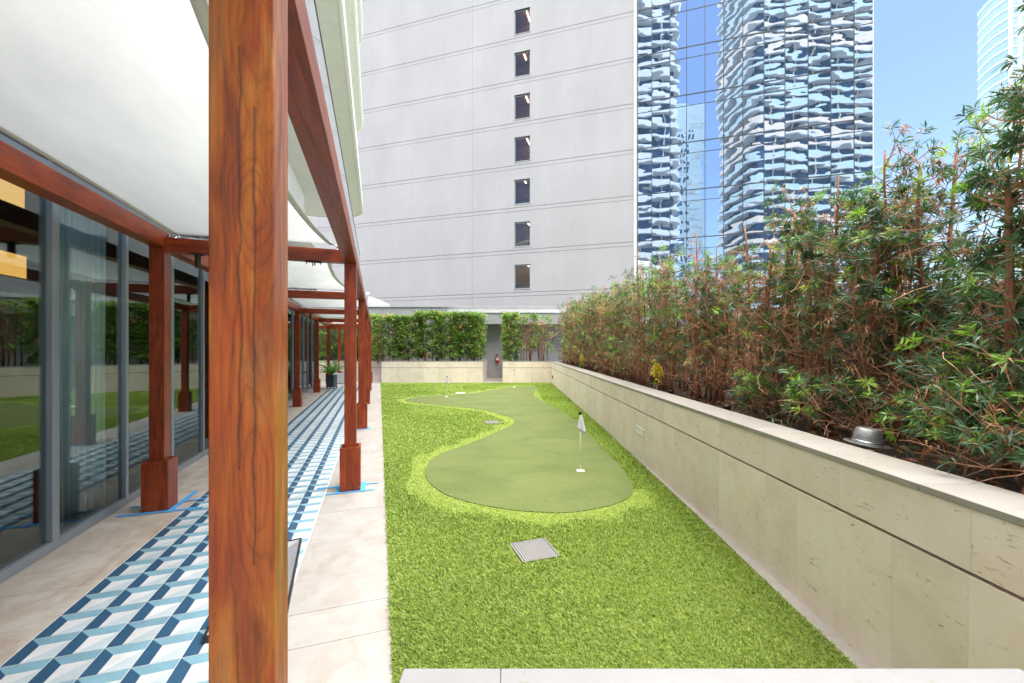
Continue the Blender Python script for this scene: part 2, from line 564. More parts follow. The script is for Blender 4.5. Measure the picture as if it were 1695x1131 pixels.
# paved walkway with stone slabs
walk = tag(link('walkway', MB().box(-2.6, .3, -3., 24., -.015, -.006).mesh('walkway', 'grout'), None, (0, 0, 0), TH), kind='structure')
def slab_row(v0, v1, joints, mat):
    for a, b in zip(joints[:-1], joints[1:]):
        va, vb = v0, v1
        MB().box(va, vb, a + .0015, b - .0015, -.005, .0 + rnd.uniform(-.0006, .0006)).build('slab', mat, walk, bevel=.0012)
jl = [-1.2, -.3, .6, 1.5, 2.4, 3.3, 4.2, 5.1, 6.0] + [6.9 + .9 * i for i in range(14)]
slab_row(-2.27, -1.688, jl, 'paving_stained')
jr = [-1.2, -.4, .45, 1.38, 2.26, 2.55, 3.43] + [4.04 + .61 * i for i in range(27)]
for a, b in zip(jr[:-1], jr[1:]):
    m_ = MB(); e0 = turf_edge(a) + .05; e1 = turf_edge(b) + .05
    m_.prism([(-.497, a + .0015), (e0, a + .0015), (e1, b - .0015), (-.497, b - .0015)], -.005, rnd.uniform(-.0006, .0006))
    m_.build('slab', 'paving_clean', walk, bevel=.0012)
# far apron of slabs beyond the tiles
for i in range(9):
    for j in range(4):
        MB().box(-2.1 + -.9 * i + .002, -1.2 - .9 * i - .002, 0.002, .9 - .002, -.005, 0.).build('slab', 'paving_clean', walk, loc=(.68, 17.5 + .9 * j, .001 * 0 - .0))
    
# patterned cement tiles
TS = .1965
g_ = .0022
def tile_faces(mb, x0, y0, s, z=0.):
    P = lambda a, b: (x0 + g_ + (s - 2 * g_) * a, y0 + g_ + (s - 2 * g_) * b, z)
    mb.face([P(0, 0), P(.35, 0), P(.35, .65), P(0, 1)], 0)
    mb.face([P(0, 1), P(.35, .65), P(1, .65), P(1, 1)], 1)
    mb.face([P(.35, 0), P(1, .65), P(.35, .65)], 2)
    mb.face([P(.35, 0), P(1, 0), P(1, .65)], 3)
    return mb
tile_mats = ['tile_navy', 'tile_blue', 'tile_white', 'tile_pale']
tm = tile_faces(MB(), 0, 0, TS)
for (a, b) in (((g_, g_), (TS - g_, g_)), ((TS - g_, g_), (TS - g_, TS - g_)), ((TS - g_, TS - g_), (g_, TS - g_)), ((g_, TS - g_), (g_, g_))):
    tm.face([(a[0], a[1], 0), (b[0], b[1], 0), (b[0], b[1], -.006), (a[0], a[1], -.006)], 2)
tile_me = bpy.data.meshes.new('tile')
tile_me.from_pydata(tm.v, [], tm.f)
for m_ in tile_mats:
    tile_me.materials.append(M[m_])
tile_me.polygons.foreach_set('material_index', tm.mi)
tile_bed = link('tile_bed', MB().box(-1.686, -.499, .6, 17.72, -.0055, -.0012).mesh('tile_bed', 'grout_white'), walk)
rows = []
u0 = 2.761 - 8 * TS
for j in range(83):
    for i in range(6):
        rows.append((j, i))
rest = MB()
for j, i in rows:
    x, y = -1.680 + i * .1957, u0 + j * TS
    if j < 49:
        o = link('tile', tile_me, walk, (x, y, .0012 + rnd.uniform(-.0003, .0003)))
    else:
        tile_faces(rest, x, y, TS, .0012)
o = link('tile_paving', rest.mesh('tile_paving', tile_mats), walk); tag(o, kind='stuff')

# ------------------------------------------------------------ artificial turf
inner = [(-1.03, 4.78), (-1.08, 5.04), (-1.09, 5.33), (-1.05, 5.59), (-0.94, 5.88), (-0.72, 6.23), (-0.45, 6.8), (-0.19, 7.41), (-0.01, 7.83), (0.07, 8.23), (0.02, 8.62), (-0.11, 8.93),
         (-0.24, 9.1), (-0.46, 9.5), (-0.8, 9.92), (-1.25, 10.25), (-1.83, 10.62), (-2.3, 10.89), (-2.84, 11.21), (-3.13, 11.68), (-3.0, 12.35), (-2.57, 12.8), (-1.96, 13.0), (-1.34, 13.35), (-1.02, 13.96), (-0.47, 15.1), (-0.02, 15.8), (0.5, 16.1), (0.98, 15.9),
         (0.86, 14.7), (0.70, 13.4), (0.74, 12.27), (0.93, 10.95), (1.12, 9.95), (1.33, 8.62), (1.34, 6.56), (1.36, 5.74), (1.38, 5.04), (1.34, 4.55), (1.27, 4.23), (1.17, 4.05), (1.0, 3.88), (0.74, 3.74), (0.5, 3.67), (0.28, 3.68), (0.05, 3.72), (-0.18, 3.8), (-0.45, 3.94), (-0.64, 4.09), (-0.79, 4.28), (-0.92, 4.49)]
def smooth_poly(P, it=2):
    for _ in range(it):
        Q = []
        for i in range(len(P)):
            a = P[i]; b = P[(i + 1) % len(P)]
            Q += [(a[0] * .75 + b[0] * .25, a[1] * .75 + b[1] * .25), (a[0] * .25 + b[0] * .75, a[1] * .25 + b[1] * .75)]
        P = Q
    return P
green = smooth_poly(inner)
GP = np.array(green)
def in_poly(x, y, P):
    ins = np.zeros(len(x), bool)
    n = len(P)
    for i in range(n):
        x0, y0 = P[i]; x1, y1 = P[(i + 1) % n]
        if y0 == y1:
            continue
        cnd = ((y0 > y) != (y1 > y)) & (x < (x1 - x0) * (y - y0) / (y1 - y0) + x0)
        ins ^= cnd
    return ins
def dist_poly(x, y, P):
    d = np.full(len(x), 1e9)
    n = len(P)
    for i in range(n):
        ax, ay = P[i]; bx, by = P[(i + 1) % n]
        dx, dy = bx - ax, by - ay
        L = dx * dx + dy * dy + 1e-12
        t = np.clip(((x - ax) * dx + (y - ay) * dy) / L, 0, 1)
        d = np.minimum(d, np.hypot(x - ax - t * dx, y - ay - t * dy))
    return d
def xl(y):                               # left edge of the turf at depth y
    u = y * 1.06
    for _ in range(4):
        v = turf_edge(u); u = (y - v * sT) / cT
    return v * cT - u * sT
def xr(y):
    return 1.615 + max(0, min(1, (y - 2.0) / 4.0)) * .09
lawn = MB()
ys = [.60] + [1.0 + .8 * i for i in range(21)] + [17.56]
pl = [(xl(y), y) for y in ys]; pr = [(xr(y), y) for y in ys]
lawn.prism(pl + pr[::-1], -.004, .003)
tag(lawn.build('lawn', 'turf_base'), kind='structure')
gm = MB(); gm.prism(green, .0035, .013)
go = tag(gm.build('putting_green', 'putting_turf'), kind='structure')

def blade_w(y):
    return np.clip(.0013 * y + .0012, .0034, .016)
def blades(name, n, y0, y1, rng):
    g = np.linspace(y0, y1, 400)
    wid = np.interp(g, ys, [q[0] for q in pr]) - np.interp(g, ys, [q[0] for q in pl])
    pdf = wid / blade_w(g) ** 2
    cdf = np.cumsum(pdf); tot = cdf[-1] * (g[1] - g[0]); cdf = cdf / cdf[-1]
    n = int(tot * n)
    y = np.interp(rng.random(n), cdf, g)
    y = y + rng.uniform(-.05, .05, n) * (y > .7) * (y < 17.4)
    wd = blade_w(y); h = .022 + .0006 * y
    keepall = np.ones(n, bool)
    xs0 = np.interp(y, ys, [p[0] for p in pl]); xs1 = np.interp(y, ys, [p[0] for p in pr])
    x = xs0 + .004 + (xs1 - xs0 - .006) * rng.random(n)
    keep = ~in_poly(x, y, green)
    for (gx, gy, gr) in ((.166, 2.995, .17),):
        lx = (x - .166) * cT + (y - 2.995) * sT; ly = -(x - .166) * sT + (y - 2.995) * cT
        keep &= ~((abs(lx) < .147) & (abs(ly) < .147))
    lx = (x + .40) * cT + (y - 8.17) * sT; ly = -(x + .40) * sT + (y - 8.17) * cT
    keep &= ~((abs(lx) < .15) & (abs(ly) < .15))
    lx = (x + 1.72) ; ly = (y - 13.5)
    keep &= ~((abs(lx) < .17) & (abs(ly) < .13))
    x = x[keep]; y = y[keep]; wd = wd[keep]; h = h[keep]; n = len(x)
    d = dist_poly(x, y, green[::2])
    left = ~((x > .9) & (y > 4.3))
    fz = (d < .22 + .05 * np.sin(x * 9 + y * 7) + rng.normal(0, .035, n)) & left
    ang = rng.random(n) * 2 * np.pi
    tone = np.array([noise.noise((a * 1.3, b * 1.3, 0)) for a, b in zip(x[::1], y[::1])]) if n < 1 else np.sin(x * 2.1 + np.sin(y * 1.7) * 1.4) * .5 + np.sin(y * 2.9 + x) * .3
    hh = h * (.65 + .6 * rng.random(n)) * np.where(fz, .62, 1.)
    lean = hh * (.35 + .75 * rng.random(n))
    bias_dir = 1.9
    dx = np.cos(ang) * lean - .25 * hh; dy = np.sin(ang) * lean - .30 * hh
    px = -np.sin(ang + rng.normal(0, .6, n)) * wd * .5; py = np.cos(ang) * wd * .5
    z0 = np.full(n, .001)
    V = np.empty((n, 5, 3), np.float32)
    V[:, 0] = np.stack([x - px, y - py, z0], 1)
    V[:, 1] = np.stack([x + px, y + py, z0], 1)
    V[:, 2] = np.stack([x + px * .8 + dx * .45, y + py * .8 + dy * .45, hh * .62], 1)
    V[:, 3] = np.stack([x - px * .8 + dx * .45, y - py * .8 + dy * .45, hh * .62], 1)
    V[:, 4] = np.stack([x + dx, y + dy, hh * .9], 1)
    F = np.arange(n)[:, None] * 5
    me = bpy.data.meshes.new(name)
    me.vertices.add(n * 5); me.vertices.foreach_set('co', V.ravel())
    loops = np.concatenate([F + np.array([[0, 1, 2, 3]]), F + np.array([[3, 2, 4]])], 1)
    me.loops.add(n * 7); me.loops.foreach_set('vertex_index', loops.ravel().astype(np.int32))
    st = np.stack([np.arange(n) * 7, np.arange(n) * 7 + 4], 1).ravel().astype(np.int32)
    me.polygons.add(n * 2); me.polygons.foreach_set('loop_start', st)
    me.polygons.foreach_set('loop_total', np.tile([4, 3], n).astype(np.int32))
    me.update(calc_edges=True)
    t = np.clip(.50 + rng.normal(0, .2, n) + tone * .10, 0, .93)
    t = np.where(fz, np.clip(t * .55 + .46, 0, 1), t)
    a = me.attributes.new('tint', 'FLOAT', 'POINT')
    a.data.foreach_set('value', np.repeat(t, 5).astype(np.float32))
    me.materials.append(M['blade'])
    return tag(link(name, me), kind='stuff')
rng = np.random.default_rng(5)
tag(blades('grass', .55, .62, 3.4, rng), 'short bright green artificial grass blades in the foreground', 'grass')
tag(blades('grass', .55, 3.4, 7.2, rng), 'artificial grass blades around the near end of the putting green', 'grass')
tag(blades('grass', .55, 7.2, 17.5, rng), 'artificial grass blades towards the far planter wall', 'grass')

# stone strip along the foot of the right wall
MBs = MB()
MBs.prism([(1.600, .5), (1.720, .5), (1.720, 7.5), (1.716, 7.5), (1.66, 3.6), (1.612, 1.9)], -.006, .006)
tag(MBs.build('stone_strip', 'limestone_cap'), kind='structure')

# ------------------------------------------------------------ stone planter walls
def planter(name, label, x0, y0, length, rz, top, gro, thick, up, lo, depth_in=None, capw=.28, both=False, flush=0.0):
    """face runs along local +x from the origin; local +y goes into the planter"""
    t = thing(name, label, 'planter wall', (x0, y0, 0), rz)
    MB().box(.0, length, .035, thick - .01, -.05, top - .032).build('core', 'dark_core', t)
    MB().box(.0, length, thick - .01, thick, -.05, top - .032).build('back_face', 'grey_paint', t)
    MB().box(.002, length - .002, .008, .036, gro + .02, top - .035).box(.002, length - .002, .008, .036, .002, gro - .012).build('joint_fill', 'limestone', t)
    for js, z0, z1 in ((up, gro + .012, top - .031), (lo, .0, gro - .004)):
        for a, b in zip(js[:-1], js[1:]):
            MB().box(a + .0005, b - .0005, 0.0 + rnd.uniform(0, .0006), .034, z0, z1).build('stone_panel', 'limestone', t, bevel=.0004)
    k = 0; x = 0.
    while x < length - .01:
        e = min(length, x + 1.22)
        MB().box(x + .0012, e - .0012, -.004, capw, top - .03, top).build('cap_stone', 'limestone_cap', t, bevel=.003)
        x = e
    return t
def joints(a, b, step, start):
    js = [a]; x = start
    while x < b - .12:
        if x > a + .05:
            js.append(x)
        x += step
    js.append(b)
    return js
# right wall: origin at near end, facing -x ; local +x -> world -y, so build from far end
# local x = 17.56 - Y
Lr = 17.56 - (-3.)
up = sorted([17.56 - y for y in joints(-3., 17.56, .61, .29)])
lo_y = [-3., -2.0, -1.4, -.8, -.2, .3, .61, .91, 1.52, 1.825, 2.434, 2.74, 3.35, 3.66, 4.27, 4.58, 5.19] + [5.8 + .61 * i for i in range(19)] + [17.56]
lo = sorted(set([17.56 - y for y in lo_y]))
pr_wall = planter('planter_wall', 'long right hand beige limestone planter wall with black groove', 1.712, 17.56, Lr, R(-90), .932, .653, .27, up, lo)
# back wall right of the recess
xs_back = [0, .61, 1.22, 1.6, 2.105]
planter('planter_wall', 'short limestone planter wall right of the grey recess', -.41, 17.56, 2.12, 0, .945, .655, .27, [0, .61, 1.22, 1.83, 2.12], [0, .61, 1.22, 1.83, 2.12])
planter('planter_wall', 'wide limestone planter wall left of the grey recess', -5.66, 17.56, 4.39, 0, .945, .655, .27,
        [0] + [.61 * i for i in range(1, 7)] + [4.39], [0] + [.61 * i for i in range(1, 7)] + [4.39])
planter('planter_wall', 'far left limestone planter wall behind the end of the pergola', -13.6, 18.72, 7.9, 0, .93, .60, .27,
        [0] + [.9 * i for i in range(1, 8)] + [7.9], [0] + [.9 * i for i in range(1, 8)] + [7.9])
# reveals of the recess
pl_rev = thing('recess_side', 'stone lined left side of the grey recess', 'wall', (-1.27, 17.84, 0))
for i in range(5):
    MB().box(-.03, 0, i * .57 + .001, i * .57 + .569, 0, .913).build('stone_panel', 'limestone', pl_rev, bevel=.001)
MB().box(-.25, .004, 0, 2.86, .915, .945).build('cap_stone', 'limestone_cap', pl_rev, bevel=.002)
pl_rev = thing('recess_side', 'stone lined right side of the grey recess', 'wall', (-.41, 17.84, 0))
for i in range(5):
    MB().box(0, .03, i * .57 + .001, i * .57 + .569, 0, .913).build('stone_panel', 'limestone', pl_rev, bevel=.001)
MB().box(-.004, .25, 0, 2.86, .915, .945).build('cap_stone', 'limestone_cap', pl_rev, bevel=.002)
tag(MB().box(-1.268, -.412, 17.52, 20.7, .0, .02).build('path', 'limestone_cap', bevel=.002), kind='structure')

# soil in the planters
def soil(x0, x1, y0, y1, z):
    m_ = MB(); nx = max(2, int((x1 - x0) / .15)); ny = max(2, int((y1 - y0) / .15))
    idx = {}
    for i in range(nx + 1):
        for j in range(ny + 1):
            idx[i, j] = len(m_.v)
            x = x0 + (x1 - x0) * i / nx; y = y0 + (y1 - y0) * j / ny
            m_.v.append((x, y, z + .05 * noise.noise((x * 3, y * 3, 0))))
    for i in range(nx):
        for j in range(ny):
            m_.f.append((idx[i, j], idx[i + 1, j], idx[i + 1, j + 1], idx[i, j + 1])); m_.mi.append(0)
    tag(m_.build('planter_soil', 'soil', smooth=True), kind='structure')
soil(1.98, 3.3, -3, 20.6, .83)
soil(-.38, 1.98, 17.83, 20.6, .83)
soil(-5.66, -1.52, 17.83, 20.6, .83)
soil(-13.6, -5.7, 18.99, 21.3, .83)

# near low wall at the foot of the picture
nw = thing('low_wall', 'pale stone low wall end with rounded corners in front of the camera', 'wall', (0, 0, 0))
def rounded(x0, x1, y0, y1, r, n=5):
    P = []
    for cx, cy, a0 in ((x1 - r, y1 - r, 0), (x0 + r, y1 - r, 90), (x0 + r, y0 + r, 180), (x1 - r, y0 + r, 270)):
        for k in range(n + 1):
            a = R(a0 + 90 * k / n)
            P.append((cx + r * math.cos(a), cy + r * math.sin(a)))
    return P
MB().prism(rounded(-.193, -.0205, .44, .722, .002), .90, .93).build('cap_stone', 'pale_stone', nw, bevel=.002)
MB().prism(rounded(-.0200, .905, .44, .722, .002), .90, .93).build('cap_stone', 'pale_stone', nw, bevel=.002)
MB().box(-.185, .897, .452, .712, -.01, .899).build('stone_panel', 'limestone', nw, bevel=.002)

# wall lights and socket on the right wall
for (ya, yb, za, zb, lb) in ((5.24, 5.58, .358, .440, 'nearer white recessed step light in the right planter wall'), (9.56, 9.90, .345, .440, 'farther small white step light in the right planter wall')):
    t = thing('step_light', lb, 'wall light', (1.712, (ya + yb) / 2, (za + zb) / 2), 0, 'step lights in the planter wall')
    L = (yb - ya) / 2; Hh = (zb - za) / 2
    fr = MB()
    fr.box(-.008, .01, -L, L, Hh - .009, Hh).box(-.008, .01, -L, L, -Hh, -Hh + .009).box(-.008, .01, -L, -L + .009, -Hh + .009, Hh - .009).box(-.008, .01, L - .009, L, -Hh + .009, Hh - .009)
    fr.build('frame', 'white_metal', t)
    MB().box(-.004, .008, -L + .009, L - .009, -Hh + .009, Hh - .009).build('diffuser', 'label_white', t)
t = thing('outlet_box', 'small black weatherproof outlet box low on the far end of the right planter wall', 'socket', (1.712, 16.9, .30))
MB().box(-.03, .0, -.07, .07, -.07, .07).build('cover', 'black_paint', t, bevel=.006)
MB().box(-.036, -.030, -.05, .05, -.01, .055).build('lid', 'black_paint', t, bevel=.002)

# drains
def drain(x, y, s, rz, label, mat='drain_grey', step=.014):
    t = thing('drain_grate', label, 'drain', (x, y, .004), rz)
    h = s / 2
    MB().box(-h, h, -h, h, -.003, .004).build('pit', 'dark_core', t)
    f = MB()
    f.box(-h, h, h - .010, h, .005, .011).box(-h, h, -h, -h + .010, .005, .011).box(-h, -h + .010, -h + .010, h - .010, .005, .011).box(h - .010, h, -h + .010, h - .010, .005, .011)
    f.build('frame', mat, t)
    g = MB(); k = -h + .012 + step
    while k < h - .014:
        g.box(k - step * .30, k + step * .30, -h + .010, h - .010, .006, .0105)
        k += step
    k = -h + .012 + step
    while k < h - .014:
        g.box(-h + .010, h - .010, k - step * .22, k + step * .22, .0055, .010)
        k += step
    tag(g.build('grille', mat, t), kind='stuff')
drain(.166, 2.995, .288, TH, 'square grey mesh drain grate in the foreground turf', step=.0165)
drain(-.40, 8.17, .29, TH, 'small grey drain grate at the edge of the putting green waist', step=.02)
t = thing('access_cover', 'flat white rectangular cover behind the left putting flag', 'cover', (-1.72, 13.5, .004))
MB().box(-.16, .16, -.12, .12, .0, .022).build('lid', 'white_metal', t, bevel=.003)
MB().box(-.03, .03, -.10, -.07, .0225, .028).build('handle', 'drain_grey', t)

# putting flags
def flag(x, y, hgt, lean, label, fl=1.):
    t = thing('putting_flag', label, 'golf flag', (x, y, .013), 0, 'putting flags on the green')
    tx = lean * hgt
    MB().tube([(0, 0, 0), (tx * .5, 0, hgt * .5), (tx, 0, hgt)], .0065, 8).build('pole', 'pole_white', t, smooth=True)
    MB().lathe([(.0, .003), (.044, .003), (.051, .001), (.051, -.006)], 24).build('cup', 'cup_white', t)
    MB().lathe([(.0, hgt + .022), (.014, hgt + .020), (.019, hgt + .008), (.019, hgt - .012), (.011, hgt - .018), (.011, hgt - .03)], 12, tx, 0).build('knob', 'black_paint', t, smooth=True)
    m_ = MB(); N = 7
    rows_ = []
    for j in range(9):
        f = j / 8.
        wd = (.014 + .085 * f ** .8) * fl
        r_ = []
        for i in range(N):
            a = i / (N - 1) - .42
            drop = (.20 - .05 * (a + .42)) if j == 8 else .0
            zz = hgt - .02 - .20 * f * (1.0 - .16 * (a < -.2) + .10 * (a > .2) * f)
            r_.append((tx * (1 - .2 * f) + a * wd * 1.15 + .003, -.012 + .016 * math.sin(a * 14 + 1) * f, zz))
        rows_.append(r_)
    b = 0
    for j in range(9):
        m_.v += rows_[j]
    for j in range(8):
        for i in range(N - 1):
            q = j * N + i
            m_.f.append((q, q + 1, q + N + 1, q + N)); m_.mi.append(0)
    o = m_.build('flag', 'flag_cloth', t, smooth=True)
    md = o.modifiers.new('cloth', 'SOLIDIFY'); md.thickness = .0015
    return t
flag(.835, 4.93, .70, -.005, 'nearest white golf flag with black knob on the wide end of the green')
flag(-2.02, 12.48, .62, .03, 'white golf flag leaning on the left lobe of the green')
flag(.08, 15.46, .66, 0., 'farthest small white golf flag near the back planter wall', .6)

# ------------------------------------------------------------ pergola
perg = thing('pergola', 'red brown varnished hardwood pergola of square posts and beams along the walkway', 'pergola', (0, 0, 0), TH)
US = [1.035, 4.66, 8.12, 11.67, 15.27, 18.8]
VR, VL = -.262, -1.93
screw_me = MB().box(-.003, .003, -.0006, .0006, -.003, .003).mesh('screw', 'chrome')
def post(v, u, top, hero=False, name='post'):
    hw, hu = .0585, (.0700 if hero else .062)
    o = MB().box(-hw, hw, -hu, hu, .0, top).build(name, 'wood_hero' if hero else 'wood_z', perg, bevel=.0025, loc=(v, u, 0))
    b = MB()
    q = .101; th_ = .022
    b.box(-q, q, -q, -q + th_, .002, .46).box(-q, q, q - th_, q, .002, .46).box(-q, -q + th_, -q + th_ + .0005, q - th_ - .0005, .002, .4595).box(q - th_, q, -q + th_ + .0005, q - th_ - .0005, .002, .4595)
    b.build('base_box', 'wood_z', o, bevel=.0012)
    MB().box(-q + th_, q - th_, -q + th_, q - th_, .3, .435).build('packing', 'dark_core', o)
    for zz in (.04, .42):
        for xx in (-q + .011, q - .011):
            link('screw', screw_me, o, (xx, -q - .0006, zz))
    return o
for i, u in enumerate(US):
    post(VR, u, 2.41, i == 0)
    if i != 0 or True:
        post(VL, u, 2.445)
post(-1.62, 20.35, 2.41)
ends = [-1.5] + US[1:] 
for a, b in zip([-2.5] + US[1:-1], US[1:]):
    MB().box(VR - .061, VR + .061, a + .001, b - .001, 2.405, 2.535).build('beam', 'wood_y', perg, bevel=.002)
    MB().box(VL - .061, VL + .061, a + .001, b - .001, 2.448, 2.594).build('beam', 'wood_y', perg, bevel=.002)
for i, u in enumerate(US[0:] + [20.35]):
    x0 = VL + .0625; x1 = VR - .0625
    if i == 6:
        x0, x1 = -3.2, -.2
    if i == 0:
        continue
    MB().box(x0, x1, u - .055, u + .055, 2.408, 2.538).build('cross_beam', 'wood_x', perg, bevel=.002)
MB().box(VL - .05, VL + .06, US[-1] + .002, 22., 2.45, 2.59).build('beam', 'wood_y', perg, bevel=.002)

# shade sails
def sail(u0_, u1_, label):
    t = thing('shade_sail', label, 'shade sail', (0, 0, 0), TH, 'white shade sails under the pergola')
    m_ = MB(); N = 22; K = 26
    vl, vr = -1.80, -.415
    zc = 2.575
    idx = lambda i, j: i * (K + 1) + j
    for i in range(N + 1):
        a = i / N
        for j in range(K + 1):
            b = j / K
            bow = math.sin(math.pi * b) ** .7
            bowu = math.sin(math.pi * a) ** .7
            v0 = vl + .045 * bow; v1 = vr - .155 * bow
            v = v0 + (v1 - v0) * a
            uu0 = u0_ + .09 * bowu; uu1 = u1_ - .035 * bowu
            u = uu0 + (uu1 - uu0) * b
            z = zc - .05 * math.sin(math.pi * a) * math.sin(math.pi * b) + .03 * (a - .5) * (b - .5) + .004 * noise.noise((v * 4, u * 2, 1))
            m_.v.append((v, u, z))
    for i in range(N):
        for j in range(K):
            m_.f.append((idx(i, j), idx(i, j + 1), idx(i + 1, j + 1), idx(i + 1, j))); m_.mi.append(0)
    o = m_.build('cloth', 'sailcloth', t, smooth=True)
    md = o.modifiers.new('cloth', 'SOLIDIFY'); md.thickness = .0015
    # hem band on the two long sides and cables
    for i0 in (0, N):
        h = MB()
        for j in range(K + 1):
            p = m_.v[idx(i0, j)]
            s_ = 1 if i0 == 0 else -1
            h.v += [(p[0] - s_ * .002, p[1], p[2] - .003), (p[0] + s_ * .045, p[1], p[2] - .005)]
        for j in range(K):
            h.f.append((2 * j, 2 * j + 1, 2 * j + 3, 2 * j + 2)); h.mi.append(0)
        ho = h.build('hem', 'sail_hem', t, smooth=True)
        md = ho.modifiers.new('cloth', 'SOLIDIFY'); md.thickness = .0015
    for (ci, cj) in ((0, 0), (0, K), (N, 0), (N, K)):
        p = Vector(m_.v[idx(ci, cj)])
        q = Vector((VL + .062 if ci == 0 else VR - .062, p.y + (.03 if cj else -.03), 2.53))
        MB().tube([p, p.lerp(q, .35)], .008, 6).tube([p.lerp(q, .3), p.lerp(q, .75)], .013, 8).tube([p.lerp(q, .7), q], .006, 6).build('turnbuckle', 'chrome', t, smooth=True)
    return t
sails = []
for i, (a, b) in enumerate(((.95, 4.66), (4.66, 8.12), (8.12, 11.67), (11.67, 15.27), (15.27, 18.8))):
    sail(a + .07, b - .07, ['nearest white fabric shade sail filling the upper left', 'white shade sail of the second pergola bay behind the big post',
         'white shade sail of the third pergola bay', 'white shade sail of the fourth pergola bay', 'farthest white shade sail at the end of the pergola'][i])
sail(-2.6, .88, 'white shade sail overhead beside the camera')

# downlights under the cross beams
for u, lb in ((4.66, 'nearest bronze cylinder downlight under a pergola beam'), (8.12, 'bronze downlight under the third pergola cross beam'), (11.67, 'bronze downlight under the fourth pergola cross beam')):
    p = W(-1.63, u, 2.408)
    t = thing('downlight', lb, 'lamp', p, TH, 'cylinder downlights under the pergola beams')
    MB().lathe([(0, -.001), (.05, -.001), (.05, -.008), (0, -.008)], 20).build('mount', 'black_paint', t)
    MB().lathe([(.026, -.008), (.026, -.125), (.022, -.13), (.018, -.118)], 20).build('housing', 'bronze', t, smooth=False)
    MB().lathe([(0, -.116), (.018, -.116)], 16).build('lens', 'label_white', t)
p = W(-.62, 4.66, 2.408)
t = thing('bracket', 'small black bracket with red tags under the second cross beam', 'bracket', p, TH)
MB().box(-.075, .075, -.02, .02, -.012, -.001).box(-.07, -.063, -.006, .006, -.035, -.012).box(.063, .07, -.006, .006, -.035, -.012).build('plate', 'black_paint', t)
MB().box(-.014, -.004, -.01, .004, -.05, -.013).box(.006, .018, -.01, .004, -.042, -.013).build('tag', 'red_paint', t)

# blue tape around the post feet
def tape(label, pts):
    t = thing('masking_tape', label, 'tape', (0, 0, 0), TH, 'blue masking tape around the post bases')
    z = .0045
    for (v0, u0_, v1, u1_, wd) in pts:
        d = Vector((v1 - v0, u1_ - u0_)); L = d.length; d.normalize(); pn = Vector((-d.y, d.x)) * wd / 2
        m_ = MB(); N = 8
        for k in range(N + 1):
            f = k / N; j = rnd.uniform(-.0016, .0016)
            x = v0 + (v1 - v0) * f; y = u0_ + (u1_ - u0_) * f
            zz = z + rnd.uniform(0, .0006)
            m_.v += [(x + pn.x + j, y + pn.y + j, zz), (x - pn.x + j, y - pn.y + j, zz)]
        for k in range(N):
            m_.f.append((2 * k, 2 * k + 1, 2 * k + 3, 2 * k + 2)); m_.mi.append(0)
        o = m_.build('strip', 'tape', t)
        md = o.modifiers.new('t', 'SOLIDIFY'); md.thickness = .0008; md.offset = 1
        z += .0011
u = 4.66
tape('blue masking tape cross around the second right hand post', [(-.50, u - .125, -.02, u - .120, .030), (-.60, u + .09, -.375, u + .09, .034), (-.155, u + .08, .02, u + .09, .022),
     (-.385, u - .15, -.38, u + .12, .042), (-.135, u - .15, -.13, u + .16, .045)])
tape('blue masking tape around the left hand post near the glass', [(-2.20, u - .125, -1.55, u - .118, .042), (-1.805, u - .15, -1.79, u + .42, .045), (-2.2, u + .09, -2.035, u + .09, .03), (-1.78, u + .12, -1.60, u + .13, .03)])
u = 8.12
tape('blue masking tape at the foot of the third right hand post', [(-.40, u - .125, -.10, u - .12, .04), (-.135, u - .14, -.13, u + .1, .045)])
u = 1.035

# framed panel lying on the tiles by the big post
fp = thing('framed_panel', 'silver framed grey panel with black rim lying on the tiles behind the big post', 'panel', W(0, 0, 0), TH)
cor = [(-.835, 2.44), (-.468, 2.50), (-.548, 3.49), (-.915, 3.43)]
def ring(mb, P, a, b, z0, z1):
    c0 = Vector((sum(p[0] for p in P) / 4, sum(p[1] for p in P) / 4))
    def inset(d):
        out = []
        n_ = len(P)
        for i in range(n_):
            p = Vector(P[i]); e1 = (Vector(P[(i + 1) % n_]) - p).normalized(); e0 = (Vector(P[i - 1]) - p).normalized()
            out.append(p + (e1 + e0) * d)
        return out
    A = inset(a); B = inset(b)
    for i in range(4):
        j = (i + 1) % 4
        mb.face([(*A[i], z0), (*A[j], z0), (*B[j], z1), (*B[i], z1)])
    return A, B
m_ = MB(); ring(m_, cor, 0, 0.0001, .001, .035); ring(m_, cor, 0, .012, .035, .035); ring(m_, cor, .012, .0121, .035, .028); m_.build('rim', 'black_paint', fp)
m_ = MB(); A, B = ring(m_, cor, .012, .075, .030, .014); m_.build('frame', 'hatch_frame', fp)
m_ = MB(); m_.face([(*p, .0142) for p in B]); m_.face([(*p, .010) for p in B]); m_.build('pane', 'hatch_grey', fp)

# ------------------------------------------------------------ hotel facade on the left
gw = thing('glass_door_wall', 'row of tall grey framed glass doors along the left of the walkway', 'glass doors', (0, 0, 0), TH)
us = [3.95 + .915 * k for k in range(-6, 16)]
VG = -2.30
MB().box(VG - .05, VG + .03, us[0], us[-1], .0, .07).build('sill_rail', 'grey_frame', gw, bevel=.002)
MB().box(VG - .05, VG + .03, us[0], us[-1], 2.80, 2.87).build('head_rail', 'grey_frame', gw, bevel=.002)
for k, u in enumerate(us):
    dbl = (k % 2 == 0)
    hw = .042 if dbl else .022
    m_ = MB()
    if dbl:
        m_.box(VG - .045, VG + .035, u - hw, u - .002, .07, 2.80).box(VG - .045, VG + .028, u + .002, u + hw, .07, 2.80)
    else:
        m_.box(VG - .045, VG + .03, u - hw, u + hw, .07, 2.80)
    m_.build('mullion', 'grey_frame', gw, bevel=.002)
